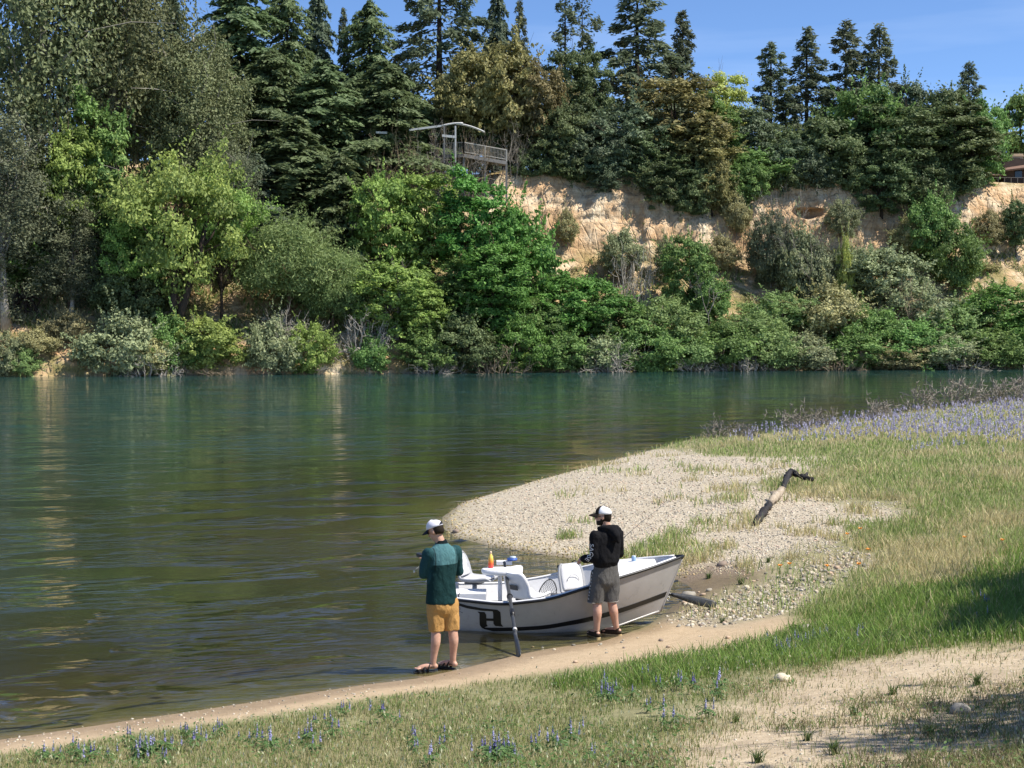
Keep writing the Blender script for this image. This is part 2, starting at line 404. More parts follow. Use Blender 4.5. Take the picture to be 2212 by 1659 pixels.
t.l.new(mx.outputs[0], t.out.inputs['Surface'])
wx = np.concatenate([np.linspace(-690,-60,8)[:-1], np.linspace(-60,-12,30)[:-1], np.linspace(-12,12,110)[:-1], np.linspace(12,70,50)[:-1], np.linspace(70,690,10)])
wy = np.concatenate([np.linspace(-380,0,8)[:-1], np.linspace(0,40,150)[:-1], np.linspace(40,170,60)[:-1], np.linspace(170,650,6)])
WX, WY = np.meshgrid(wx, wy, indexing='ij'); Iw = np.arange(WX.size).reshape(WX.shape)
wm = np_mesh('river_water', np.stack([WX, WY, 0*WX], -1).reshape(-1, 3), np.stack([Iw[:-1,:-1], Iw[1:,:-1], Iw[1:,1:], Iw[:-1,1:]], -1).reshape(-1, 4), None,
             {'depth': np.clip(-gz(WX.ravel(), WY.ravel()), 0, 4)})
ro = obj('river_water', wm, t.m); tag(ro, 'green river with rippled surface', None, None, 'structure')

# ------------------------------------------------------------------ far bank and bluff
def wl_y(X): return 138 + .27*X          # far waterline
LEFTW = lambda X: 1 - sstep(-8, 2, X)    # wooded slope on the left, bare cliff on the right
pr_c = np.array([[-6,-3],[-1,-.5],[0,.05],[.8,.7],[3,1.6],[7,3.8],[11,6.5],[15,9.4],[17.6,11.4],[18.6,13.0],[19.9,16.0],[21.2,18.6],[22.8,20.8],[24.8,21.6],[30,22],[60,23],[140,25],[400,27]])
pr_l = np.array([[-6,-3],[-1,-.5],[0,.05],[.6,1.0],[2.2,2.6],[5,3.8],[9,6.0],[13,9.0],[17,12.2],[19,14],[21,15.8],[23,17.5],[26,19.5],[29,20.8],[34,22],[60,23],[140,25],[400,27]])
seg = np.concatenate([np.linspace(0, 2, 6)[:-1], np.linspace(2, 8, 26)[:-1], np.linspace(8, 13, 90)[:-1], np.linspace(13, 17, 14)])
bx = np.concatenate([np.linspace(-420,-75,20)[:-1], np.linspace(-75, 85, 521)[:-1], np.linspace(85, 420, 20)])
BX, BS = np.meshgrid(bx, seg, indexing='ij')
k = np.arange(len(pr_c))
wl_ = LEFTW(BX)
D = np.interp(BS, k, pr_c[:, 0])*(1-wl_) + np.interp(BS, k, pr_l[:, 0])*wl_
Zb = np.interp(BS, k, pr_c[:, 1])*(1-wl_) + np.interp(BS, k, pr_l[:, 1])*wl_
steep = np.exp(-((BS - 10.5)/2.0)**2)*(1-wl_)
slope_amt = sstep(2.5, 5, BS)*(1 - sstep(12.5, 15, BS))
flute = fbm(np.stack([BX*.55, Zb*.10], -1), 4, 31)
rid = 1 - 2*np.abs(fbm(np.stack([BX*.9, Zb*.12], -1), 3, 34))
D = D + steep*(1.05*flute - .2*rid + .32*fbm(np.stack([BX*1.6, Zb*.3], -1), 3, 35) + .16*fbm(np.stack([BX*3.5, Zb*3.0], -1), 3, 36)) + slope_amt*1.3*fbm(np.stack([BX*.16, BS*.3], -1), 3, 33)
led = vnoise(np.stack([BX*.25, Zb*1.5], -1), 37)
D = D + steep*.28*led
Zb = Zb + slope_amt*.45*fbm(np.stack([BX*.5, BS*1.1], -1), 3, 39) + sstep(11.5, 13, BS)*.7*fbm(np.stack([BX*.22, BS*.2], -1), 3, 41)
Zb = Zb + np.exp(-((BS-3.2)/1.0)**2)*.35*fbm(np.stack([BX*.9, BS], -1), 3, 43)
cvx, cvz = 33.6, 17.1                     # lens shaped hollow
D = D + 2.2*np.clip(1.15 - ((BX-cvx)/1.75)**2 - ((Zb-cvz - .12*np.abs(BX-cvx))/.62)**2, 0, 1)**.6*(1-wl_)
BY = wl_y(BX) + D
def bluff_z(X, d):
    wv = LEFTW(np.asarray(X, float))
    return np.interp(d, pr_c[:,0], pr_c[:,1])*(1-wv) + np.interp(d, pr_l[:,0], pr_l[:,1])*wv
I = np.arange(BX.size).reshape(BX.shape)
Q = np.stack([I[:-1,:-1], I[1:,:-1], I[1:,1:], I[:-1,1:]], -1).reshape(-1, 4)
I_BLUFF = Q.copy()
bm_ = np_mesh('bluff', np.stack([BX, BY, Zb], -1).reshape(-1, 3), Q, None,
      {'cliff': np.clip(steep*1.5, 0, 1).ravel(), 'foot': np.exp(-((BS-2.7)/.7)**2).ravel()}, True)
t = NT('bluff_earth')
pw = t.pos(); n1 = t.noise(.35, 5, .6, pw); n2 = t.noise(2.2, 6, .7, pw); n3 = t.noise(3.5, 4, .6, t.pos((1, 1, .12)))
st = t.noise(1.4, 3, .6, t.pos((.08, .08, 1.6)))
earth = t.ramp(n2, [(.25, (.40,.235,.12)), (.5, (.56,.365,.20)), (.75, (.68,.49,.30))])
pale = t.ramp(n3, [(.3, (.54,.42,.27)), (.65, (.76,.65,.47))])
earth = t.mix(t.maprange(n1, .42, .66), earth, pale)
earth = t.mix(t.math('MULTIPLY', t.maprange(st, .52, .66), .45), earth, (.25,.17,.10))
grass = t.ramp(n2, [(.25, (.10,.115,.035)), (.5, (.21,.19,.075)), (.75, (.36,.28,.14))])
gmask = t.math('MULTIPLY', t.math('SUBTRACT', 1.0, t.attr('cliff')), t.maprange(t.noise(.55, 5, .65, pw), .40, .56))
c = t.mix(gmask, earth, grass)
vc = t.new('TexVoronoi', i_Scale=.9, feature='DISTANCE_TO_EDGE'); t.l.new(t.pos((1, 1, .35)), vc.inputs['Vector'])
crk = t.maprange(vc.outputs['Distance'], 0, .08)
c = t.mix(t.math('MULTIPLY', t.math('SUBTRACT', 1.0, crk), .15), c, (.2,.13,.08))
t.done(c, .95, t.bump(t.math('ADD', t.math('ADD', n2, n3), t.math('MULTIPLY', crk, .5)), .8, .25), .1)
tag(obj('bluff', bm_, t.m), 'tan earth bluff across the river', None, None, 'structure')

# ------------------------------------------------------------------ tree building
def leaves_mesh(name, C, N, S, asp=.5, extra=None, r=None):
    """diamond leaves: centres, normals, half lengths"""
    r = r or rng; n = len(C); N = unit(N)
    T = unit(np.cross(N, unit(r.normal(size=(n, 3))))) if extra is None else unit(extra - N*np.sum(extra*N, -1, keepdims=True))
    B = np.cross(N, T); S = np.asarray(S)[:, None]
    V = np.stack([C + T*S, C + B*S*asp + N*S*.12, C - T*S, C - B*S*asp + N*S*.12], 1).reshape(-1, 3)
    Q = np.arange(4*n).reshape(n, 4)
    return V, Q
def crown_arrays(r, W, H, cb, nc, nl, ls, cr=(.16, .27), hollow=.45, flat=.75, droop=0., loose=.12, topbias=0., shoots=45):
    """clumpy crown: returns leaf centres, normals, sizes, clump centres"""
    R = np.array([W/2, W/2, H*(1-cb)/2]); c0 = np.array([0, 0, H*(1+cb)/2])
    k = unit(r.normal(size=(nc*3, 3))); k[:, 2] = k[:, 2]*(1-topbias) + topbias*np.abs(k[:, 2])
    rad = hollow + (.86-hollow)*r.random(nc*3)**.6
    lump = 1 + .34*vnoise(k*1.7 + r.random(3)*50, int(r.integers(999)))
    C = c0 + k*R*(rad*lump)[:, None]
    # thin out clumps that sit on top of each other
    keep = []
    for i in range(len(C)):
        if len(keep) >= nc: break
        if all(np.linalg.norm((C[i]-C[j])/R) > .22 for j in keep[-60:]): keep.append(i)
    C = C[keep]; Rc = (cr[0] + (cr[1]-cr[0])*r.random(len(C)))*W*.5*1.15
    p = Rc**2; p /= p.sum(); idx = r.choice(len(C), nl, p=p)
    d = unit(r.normal(size=(nl, 3)))
    d[:, 2] = np.where(d[:, 2] < -.35, d[:, 2]*.4, d[:, 2])
    rr = Rc[idx]*(.35 + .65*r.random(nl)**.55)
    P = C[idx] + d*rr[:, None]*np.array([1, 1, flat])
    P[:, 2] -= droop*r.random(nl)*Rc[idx]
    st = r.random(nl) < loose
    P[st] += r.normal(size=(st.sum(), 3))*Rc[idx][st][:, None]*.45
    P[:, 2] = np.maximum(P[:, 2], .03*H)
    N = .55*d + .4*unit(P - c0) + .55*r.normal(size=(nl, 3)) + np.array([0, 0, .35])
    S = ls*(.65 + .7*r.random(nl))
    rndc = r.random(len(C))[idx]
    rnd = np.clip(.5*rndc + .5*r.random(nl), 0, 1)
    if shoots:      # leafy shoots that break the outline
        ns = shoots*26; si = np.repeat(np.arange(shoots), 26); cs = r.integers(len(C), size=shoots)
        sd = unit(unit(C[cs] - c0)*np.array([1, 1, .8]) + r.normal(size=(shoots, 3))*.35 + np.array([0, 0, .45])); ln_ = W*(.10 + .16*r.random(shoots)); u_ = r.random(ns)
        ps = C[cs][si] + sd[si]*((.5*Rc[cs] + 0)[si] + u_*(ln_ + .5*Rc[cs])[si])[:, None] + r.normal(size=(ns, 3))*(.018*W*(1.15 - u_))[:, None]
        ps[:, 2] -= .06*W*u_**2*r.random(shoots)[si]
        P = np.concatenate([P, ps]); N = np.concatenate([N, r.normal(size=(ns, 3)) + np.array([0, 0, .7])]); S = np.concatenate([S, ls*(.6 + .6*r.random(ns))]); rnd = np.concatenate([rnd, np.clip(.35 + .65*r.random(ns), 0, 1)])
    return P, N, S, C, rnd
def trunk_mesh(name, r, H, rad, targets, fork=.35, lean=(0, 0), n=7, twigs=26):
    mb = MB(); zt = max(t[2] for t in targets) if len(targets) else H
    s = np.linspace(0, 1, 8); w = r.normal(size=(8, 2))*.02*H; w[0] = 0; w = np.cumsum(w, 0)*.5
    path = np.stack([w[:, 0] + lean[0]*s**1.2, w[:, 1] + lean[1]*s**1.2, s*H*.86], 1); path[0, 2] = -.4
    mb.tube(path, rad*(1.0 - .82*s)*np.where(s < .05, 1.5, 1), n)
    for t_ in targets:
        zf = min(max(fork*H*.6 + r.random()*.3*H, .1*H), t_[2]*.8); i = zf/(H*.86)
        p0 = np.array([np.interp(i, s, path[:, 0]), np.interp(i, s, path[:, 1]), zf])
        m1 = p0*.5 + t_*.5 + np.array([0, 0, .05*H]) + r.normal(size=3)*.03*H
        q = np.array([p0, p0*.7 + m1*.3, m1, m1*.4 + t_*.6 + r.normal(size=3)*.015*H, t_])
        mb.tube(q, rad*np.array([.42, .34, .24, .15, .06])*(1 - .5*i), 5)
    if len(targets) and twigs:
        ctr = np.array([0, 0, H*.5])
        for _ in range(twigs):
            t_ = targets[int(r.integers(len(targets)))]; d = unit(unit(t_ - ctr)*np.array([1, 1, .6]) + np.array([0, 0, .5]) + r.normal(size=3)*.35); L = H*(.10 + .16*r.random())
            q = [t_ - d*L*.3, t_ + d*L*.4 + r.normal(size=3)*.02*H, t_ + d*L]; mb.tube(q, [.030, .022, .008], 3, False)
    return mb.mesh(name, True)
PROTO = {}
def broad(key, seed, W, H, cb, nc, nl, ls, rad=.22, limbs=14, lean=(0,0), asp=.55, **kw):
    r = np.random.default_rng(seed)
    P, N, S, C, rnd = crown_arrays(r, W, H, cb, nc, nl, ls, **kw)
    P[:, :2] += np.array(lean)*np.clip(P[:, 2:3]/H, 0, 1)**1.2; C = C.copy(); C[:, :2] += np.array(lean)*np.clip(C[:, 2:3]/H, 0, 1)**1.2
    V, Q = leaves_mesh(key, P, N, S, asp, None, r)
    cm = np_mesh(key + '_crown', V, Q, None, {'rnd': np.repeat(rnd, 4)})
    tm = trunk_mesh(key + '_trunk', r, H, rad, C[r.permutation(len(C))[:limbs]], lean=lean) if limbs else None
    PROTO[key] = (cm, tm, W, H)
def conifer(key, seed, W, H, nb, nl, ls, bottom=.06, power=.85, droop=.35, up=.1, width=.22, tip=.0, rad=.3, jit=.15, asp=.42, thin=0., hang=.12, blob=0.):
    r = np.random.default_rng(seed)
    u = (np.arange(nb) + r.random(nb))/nb; zb = H*(bottom + (1-bottom)*(1 - (1-u)**1.15)*.985)
    fr = (zb/H - bottom)/(1-bottom)
    L = W/2*np.maximum((1-fr)**power, .03)*(1 - jit + 2*jit*r.random(nb)) + .10
    L *= 1 - .35*(fr < .08)
    L *= 1 + .28*vnoise(np.stack([np.arange(nb)*.13, np.full(nb, seed*1.7)], 1), seed)
    if thin: L *= np.where(r.random(nb) < thin, .25, 1)
    az = np.arange(nb)*2.39996 + r.normal(size=nb)*.35
    ci = r.choice(nb, nl, p=L**1.15/np.sum(L**1.15))
    s = (.10 + .90*r.random(nl)**.75)
    if blob: s = np.where(r.random(nl) < blob, .72 + .28*r.random(nl), s)
    Lc = L[ci]; a = az[ci]
    dirv = np.stack([np.cos(a), np.sin(a), np.zeros(nl)], 1); lat = np.stack([-np.sin(a), np.cos(a), np.zeros(nl)], 1)
    wd = width*Lc*(1.15 - s)*1.4 + .08
    off = r.normal(size=nl)*wd*.6
    z = zb[ci] + up*Lc*s - droop*Lc*s**2 - hang*np.abs(off) - np.abs(r.normal(size=nl))*hang*.5
    P = dirv*(Lc*s)[:, None] + lat*off[:, None]; P[:, 2] = z
    P += r.normal(size=(nl, 3))*.06*(1 + blob*3)
    P[:, 2] = np.maximum(P[:, 2], .15)
    slope = up - 2*droop*s
    N = np.stack([-slope*np.cos(a), -slope*np.sin(a), np.ones(nl)], 1) + r.normal(size=(nl, 3))*(.58 + .4*blob) + dirv*.25
    ext = dirv + lat*np.sign(off)[:, None]*.8 + np.array([0, 0, -.25]) + r.normal(size=(nl, 3))*.25
    S = ls*(.6 + .8*r.random(nl))
    V, Q = leaves_mesh(key, P, N, S, asp, ext, r)
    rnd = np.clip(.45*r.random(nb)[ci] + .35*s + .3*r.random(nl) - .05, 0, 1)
    cm = np_mesh(key + '_crown', V, Q, None, {'rnd': np.repeat(rnd, 4)})
    mb = MB(); h = np.linspace(-.4, H*.99, 9); wob = np.cumsum(r.normal(size=(9, 2))*.02, 0)*.6
    mb.tube(np.stack([wob[:, 0], wob[:, 1], h], 1), rad*(1 - .93*np.linspace(0, 1, 9)), 7)
    for i in range(0, nb, 3):
        d = np.array([math.cos(az[i]), math.sin(az[i]), 0]); q = [np.array([0, 0, zb[i]]) + d*L[i]*k + np.array([0, 0, up*L[i]*k - droop*L[i]*k*k]) for k in (0, .4, .75)]
        mb.tube(q, np.array([.16, .1, .03])*rad, 3, False)
    PROTO[key] = (cm, mb.mesh(key + '_trunk', True), W, H)
def bare(key, seed, W, H, stems=6, depth=4, rad=.05, spread=.5, nt=3, curl=.25):
    r = np.random.default_rng(seed); mb = MB()
    def grow(p, d, L, rd, k):
        pts = [p]; dd = d
        for _ in range(3):
            dd = unit(dd + r.normal(size=3)*curl*.5 + np.array([0, 0, .06])); pts.append(pts[-1] + dd*L/3)
        mb.tube(pts, np.linspace(rd, rd*.55, 4), 4 if rd > .04 else 3, False)
        if k <= 0: return
        for j in range(int(r.integers(2, nt+1))):
            q = pts[int(r.integers(1, 4))]; nd = unit(dd + r.normal(size=3)*.62)
            grow(q, nd, L*(.55 + .25*r.random()), max(rd*.5, .010), k-1)
    for i in range(stems):
        a = r.random()*6.28; tilt = spread*r.random()**.6
        grow(np.array([math.cos(a), math.sin(a), 0])*W*.08 + np.array([0, 0, -.15]), unit(np.array([math.cos(a)*tilt, math.sin(a)*tilt, 1.])), H*.42, rad, depth)
    me = mb.mesh(key)
    co = np.empty(len(me.vertices)*3); me.vertices.foreach_get('co', co); co = co.reshape(-1, 3)
    hw = np.percentile(np.abs(co[:, :2]), 97); hz = np.percentile(co[:, 2], 99.5)
    co *= np.array([W/2/hw, W/2/hw, H/hz]); me.vertices.foreach_set('co', co.ravel())
    PROTO[key] = (None, me, W, H)

broad('round_a', 1, 9, 9, .10, 80, 18000, .165, cr=(.09, .21))
broad('round_b', 2, 9, 9, .06, 90, 18000, .165, cr=(.09, .19))
broad('round_c', 3, 9, 10, .16, 70, 17000, .17, cr=(.10, .23), hollow=.35)
broad('tall_a', 4, 8, 14, .06, 110, 21000, .17, cr=(.11, .22), hollow=.4)
broad('tall_b', 5, 8, 13, .10, 95, 20000, .17, cr=(.12, .25), hollow=.38)
broad('loose_a', 6, 10, 20, .10, 170, 34000, .125, rad=.34, limbs=34, cr=(.12, .22), hollow=.25, droop=1.2, loose=.3, asp=.5)
broad('loose_b', 7, 9, 20, .08, 160, 32000, .125, rad=.30, limbs=34, cr=(.12, .22), hollow=.25, droop=1.3, loose=.32, asp=.5)
broad('willow_a', 8, 11, 8, .03, 85, 20000, .17, cr=(.15, .24), droop=.5, loose=.25, asp=.28, limbs=18, topbias=.3)
broad('willow_b', 9, 10, 8, .02, 85, 18000, .17, cr=(.15, .25), droop=.3, loose=.3, asp=.3, limbs=18, topbias=.2)
broad('bush_a', 10, 8, 5.5, -.10, 95, 14000, .15, rad=.12, cr=(.09, .22), topbias=.15, limbs=12)
broad('bush_b', 11, 8, 6.0, -.08, 90, 13000, .15, rad=.12, cr=(.08, .21), topbias=.12, loose=.22, limbs=14)
broad('bush_c', 12, 8, 5.0, -.15, 100, 13000, .14, rad=.10, cr=(.08, .20), topbias=.15, loose=.3, limbs=18)
broad('bush_d', 13, 7, 7.0, -.02, 85, 13000, .155, rad=.12, cr=(.09, .22), topbias=.05, limbs=14)
broad('open_a', 14, 11, 11, .22, 52, 15000, .155, rad=.26, limbs=30, cr=(.13, .22), hollow=.4, loose=.2)
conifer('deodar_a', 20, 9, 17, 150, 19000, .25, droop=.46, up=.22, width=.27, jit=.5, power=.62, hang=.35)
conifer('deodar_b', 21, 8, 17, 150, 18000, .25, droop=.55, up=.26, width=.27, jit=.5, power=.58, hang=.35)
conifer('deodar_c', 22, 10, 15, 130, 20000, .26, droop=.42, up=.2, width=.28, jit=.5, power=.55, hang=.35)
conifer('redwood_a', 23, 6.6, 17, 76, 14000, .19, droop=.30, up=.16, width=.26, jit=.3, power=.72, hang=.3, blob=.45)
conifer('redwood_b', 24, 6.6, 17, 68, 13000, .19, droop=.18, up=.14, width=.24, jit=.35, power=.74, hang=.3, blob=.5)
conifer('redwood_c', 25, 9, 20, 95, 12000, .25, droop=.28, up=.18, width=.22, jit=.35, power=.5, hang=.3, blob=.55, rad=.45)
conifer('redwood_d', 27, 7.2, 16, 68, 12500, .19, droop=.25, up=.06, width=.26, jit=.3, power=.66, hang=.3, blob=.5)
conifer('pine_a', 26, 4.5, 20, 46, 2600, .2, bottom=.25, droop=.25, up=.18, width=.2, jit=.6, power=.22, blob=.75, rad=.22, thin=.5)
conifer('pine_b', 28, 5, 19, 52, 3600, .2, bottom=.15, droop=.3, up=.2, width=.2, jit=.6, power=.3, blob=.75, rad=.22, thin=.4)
bare('bare_a', 30, 6, 6, 7, 4, .05, .55)
bare('bare_b', 31, 7, 5, 9, 4, .04, .8)
bare('bare_c', 32, 5, 6, 5, 4, .05, .4)
bare('brush_a', 33, 5, 2.2, 26, 3, .042, 1.6, 3, .5)
bare('brush_b', 34, 5, 2.6, 24, 3, .042, 1.2, 3, .5)
bare('bare_big', 38, 5, 7, 3, 4, .16, .5, 3, .3)
bare('shrub_a', 36, 2.4, 1.1, 10, 3, .016, .8, 3, .4)
bare('shrub_b', 37, 2.6, 1.0, 11, 3, .016, 1.0, 3, .45)
bare('lean_a', 35, 5, 6, 1, 5, .10, .5, 3, .35)

# foliage and bark colours
LM = {
 'olive':  leafmat('leaf_dusty_olive', (.058,.070,.028), (.125,.142,.058), .3, .55, .2),
 'oliveb': leafmat('leaf_grey_olive', (.054,.066,.034), (.11,.125,.066), .3, .55, .2),
 'green':  leafmat('leaf_mid_green', (.045,.090,.020), (.12,.20,.045), .32),
 'rich':   leafmat('leaf_rich_green', (.035,.095,.015), (.09,.20,.032), .32),
 'bright': leafmat('leaf_bright_green', (.07,.125,.02), (.20,.28,.055), .38),
 'lime':   leafmat('leaf_yellow_green', (.07,.105,.02), (.22,.26,.055), .38),
 'willow': leafmat('leaf_willow', (.060,.105,.026), (.155,.215,.065), .34),
 'sage':   leafmat('leaf_sage', (.075,.10,.045), (.20,.225,.105), .28),
 'tan':    leafmat('leaf_tan_green', (.11,.11,.045), (.26,.24,.10), .28),
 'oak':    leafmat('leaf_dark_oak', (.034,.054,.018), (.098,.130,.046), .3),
 'blueoak':leafmat('leaf_blue_oak', (.036,.058,.030), (.095,.13,.065), .25),
 'golden': leafmat('leaf_golden_oak', (.074,.072,.022), (.185,.160,.055), .30),
 'cedar':  leafmat('needle_deodar', (.046,.076,.030), (.105,.138,.055), .4),
 'cedarb': leafmat('needle_blue_cedar', (.044,.070,.042), (.092,.122,.072), .4),
 'redwood':leafmat('needle_redwood', (.034,.048,.026), (.092,.112,.060), .35),
 'yellow': leafmat('leaf_new_yellow', (.10,.13,.03), (.32,.33,.07), .36),
}
BK = {'dark': barkmat('bark_dark', (.035,.026,.02), (.085,.065,.05)), 'grey': barkmat('bark_grey', (.16,.14,.115), (.34,.31,.26)),
      'brown': barkmat('bark_brown', (.09,.06,.04), (.2,.14,.095)), 'pale': barkmat('bark_pale', (.27,.24,.2), (.5,.46,.39)),
      'tan': barkmat('twig_tan', (.2,.15,.095), (.36,.29,.2))}
def far_xy(px, d):
    k = (px - 1106)/F; X = k*(138 + d)/(1 - .27*k); return X, wl_y(X) + d
def plant(name, cat, key, px, d, ytop, wpx, leaf, bark, label, group=None, rz=None, zb=None, depth=1.0, sink=0.0):
    X, Y = far_xy(px, d); cm, tm, W, H = PROTO[key]
    z0 = (bluff_z(X, d) - .15 - sink) if zb is None else zb
    zt = CAM[2] + (710 - ytop)/F*Y; sx = wpx/F*Y/W; sz = max(zt - z0, .5)/H
    ratio = sz/sx; lim = {'t': 1.5, 'r': 1.45, 'b': 1.5, 'o': 1.35, 'w': 1.4}.get(key[0], 9) if not key.startswith(('redwood', 'bare', 'brush')) else 9
    kz = min(1.0, lim/ratio)                 # tall trees get a longer stem, not a stretched crown
    if cat == 'bush': sx *= max(1, min(1.5, ratio/1.5)); kz = 1.0
    elif kz < 1: sx *= min(1.12, ratio/lim); ratio = sz/sx; kz = min(1.0, lim/ratio)
    o = empty(name, (X, Y, z0), random.random()*6.28 if rz is None else rz, (sx, sx*depth, sz))
    tag(o, label, cat, group)
    if cm is not None:
        inst('crown' if cat == 'tree' else 'foliage', cm, LM[leaf], o, (0, 0, H*(1-kz)), 0, (1, 1, kz))
        if tm is not None: inst('trunk' if cat == 'tree' else 'stems', tm, BK[bark], o)
    else:
        inst('branches', tm, BK[bark], o)
    return o

# ------------------------------------------------------------------ far bank planting (picture column, metres inland, top row, width)
T_ = lambda *a, **k: plant('tree', 'tree', *a, **k)
G1 = 'tall conifers along the top of the far bank'; G2 = 'leafy trees on the far bank'; G3 = 'bushes along the far waterline'
def tree(name, key, px, d, ytop, wpx, leaf, bark, label, group=G2, **k): plant(name, 'tree', key, px, d, ytop, wpx, leaf, bark, label, group, **k)
def bush(key, px, d, ytop, wpx, leaf, bark, label, name='bush', **k): plant(name, 'bush', key, px, d, ytop, wpx, leaf, bark, label, G3, **k)
# left wood
tree('olive_tree','loose_a',95,13,-420,400,'olive','pale','tallest dusty olive tree at the top left corner')
tree('olive_tree','loose_b',255,17,-330,330,'olive','pale','dusty olive tree behind the bright green maple, second from the left edge')
tree('olive_tree','loose_a',425,15,-5,250,'olive','pale','dusty olive tree with pale stems left of the cedars', rz=2.0)
tree('olive_tree','loose_b',15,6,170,270,'oliveb','pale','grey olive tree hanging low at the left edge', rz=1.0)
tree('olive_tree','loose_a',490,13,250,150,'oliveb','pale','small grey olive tree just left of the low cedar', rz=4.4)
tree('olive_tree','loose_b',150,7,420,170,'oliveb','pale','low grey olive tree above the exposed roots', rz=3.0)
tree('conifer','deodar_b',300,38,-70,170,'redwood','dark','dark conifer peeking between the olive trees', G1)
tree('conifer','deodar_a',375,36,-35,130,'cedarb','dark','blue green conifer left of the cedar row', G1)
tree('maple_tree','tall_a',215,10,190,190,'green','brown','mid green maple tree among the olive trees')
tree('maple_tree','round_b',150,8,285,150,'bright','brown','low light green maple under the olive trees at left')
tree('maple_tree','tall_b',285,8,380,150,'green','brown','green maple below the dusty olive trees')
tree('alder_tree','open_a',385,4.5,330,270,'lime','dark','yellow green tree with two dark trunks by the water', rz=.4)
tree('alder_tree','open_a',480,6,385,150,'bright','dark','small light green tree right of the double trunk', rz=2.6)
tree('alder_tree','open_a',300,5,470,140,'bright','dark','light green tree over the dark hollow in the bank', rz=4.6)
tree('laurel_tree','round_a',60,10,470,190,'green','dark','shaded green tree low behind the exposed roots')
# cedar wood
tree('cedar_tree','deodar_b',520,34,-60,288,'cedar','dark','wide green cedar, leftmost of the cedar row', G1)
tree('cedar_tree','deodar_a',625,37,-40,204,'cedar','dark','second cedar of the row with its top cut by the frame', G1)
tree('cedar_tree','deodar_b',690,40,-25,132,'cedarb','dark','slim blue cedar top third in the row', G1)
tree('cypress_tree','redwood_a',745,38,18,70,'redwood','dark','thin dark conifer tip between two cedars', G1)
tree('cedar_tree','deodar_a',802,36,2,210,'cedar','dark','cedar with pointed top left of the sky gap', G1)
tree('cedar_tree','deodar_c',590,27,110,264,'cedar','dark','layered cedar in the middle of the row', G1)
tree('cedar_tree','deodar_c',700,26,130,276,'cedar','dark','layered cedar below the pointed tops', G1)
tree('cedar_tree','deodar_c',830,27,130,264,'cedar','dark','drooping cedar above the white pergola', G1)
tree('cedar_tree','deodar_b',640,17,250,276,'cedar','dark','front cedar with drooping boughs reaching down the slope', G1)
tree('cedar_tree','deodar_c',735,15,330,228,'cedar','dark','lowest cedar with boughs hanging over the willow', G1)
tree('cedar_tree','deodar_a',555,15,330,180,'cedarb','dark','shaded cedar beside the small grey olive tree', G1)
tree('cedar_tree','deodar_c',890,31,205,192,'cedar','dark','low cedar right behind the pergola', G1)
# skyline centre
tree('redwood_tree','redwood_c',950,42,-130,250,'redwood','dark','big open redwood cut by the top of the frame', G1)
tree('fir_tree','deodar_b',1075,46,-30,110,'cedarb','dark','fir top just right of the big redwood', G1)
tree('fir_tree','redwood_d',1122,46,-2,85,'redwood','dark','small dark fir above the golden oak', G1)
tree('golden_oak','round_a',1015,30,95,150,'golden','dark','left half of the golden oak pair above the pergola')
tree('golden_oak','round_c',1090,29,82,190,'golden','dark','golden brown oak with the highest crown, over the deck')
tree('golden_oak','round_b',1155,27.9,150,140,'golden','dark','narrow golden oak right of the deck', sink=2.2)
tree('pine_tree','pine_a',1219,36,-60,110,'redwood','dark','ragged pine with a bare trunk, left of a pair', G1)
tree('pine_tree','pine_b',1258,36,-25,110,'redwood','dark','ragged pine with a bare trunk, right of a pair', G1, rz=1.0)
tree('pine_tree','tall_b',1225,33,105,110,'oak','dark','dark foliage tree at the foot of the ragged pines')
tree('pine_tree','tall_a',1278,34,95,90,'oak','dark','dark narrow tree between ragged pines and redwood')
tree('redwood_tree','redwood_d',1375,40,-45,281,'redwood','dark','widest redwood spire right of the ragged pines', G1)
tree('redwood_tree','redwood_a',1471,42,24,149,'redwood','dark','slim redwood spire beside the widest one', G1)
# trees on the cliff edge
tree('oak_tree','round_b',1215,24.9,235,166,'oak','dark','dark oak at the left end of the cliff edge', sink=2.2)
tree('oak_tree','round_a',1270,24.4,245,179,'blueoak','dark','bluish oak above the bare cliff', sink=2.2)
tree('oak_tree','round_c',1340,24.9,215,204,'blueoak','dark','grey green oak above the middle of the bare cliff', sink=2.2)
tree('oak_tree','round_b',1395,23.9,290,153,'oak','dark','low dark oak overhanging the cliff shadow', sink=2.2)
tree('golden_oak','tall_b',1462,25.9,170,243,'golden','dark','golden oak on the cliff edge under the slim redwood', sink=2.2)
tree('golden_oak','tall_a',1510,22.9,250,179,'golden','dark','golden oak leaning down over the cliff', sink=2.2)
tree('ivy_tree','tall_a',1450,21.5,330,130,'oak','dark','dark ivy covered tree hanging down the cliff')
tree('poplar_tree','tall_b',1565,30,158,130,'yellow','brown','tree with fresh yellow leaves against the sky')
tree('laurel_tree','tall_a',1545,25.9,210,128,'green','dark','green tree beside the golden oak', sink=2.2)
tree('laurel_tree','tall_b',1615,26.9,235,140,'blueoak','dark','grey green tree left of the four redwoods', sink=2.2)
tree('laurel_tree','round_a',1625,23.9,320,179,'green','dark','mid green tree at the cliff edge below the redwoods', sink=2.2)
tree('redwood_tree','redwood_b',1662,38,90,156,'redwood','dark','redwood spire, leftmost of the four on the right', G1)
tree('redwood_tree','redwood_a',1739,38,60,163,'redwood','dark','redwood spire, second of the four on the right', G1, rz=2.0)
tree('redwood_tree','redwood_b',1823,38,44,163,'redwood','dark','redwood spire, third and tallest of the four', G1, rz=4.0)
tree('redwood_tree','redwood_d',1892,38,54,187,'redwood','dark','redwood spire, rightmost and widest of the four', G1, rz=1.0)
tree('redwood_tree','redwood_b',2086,52,134,121,'cedarb','dark','lone pale redwood standing behind the far right oaks', G1, rz=3.0)
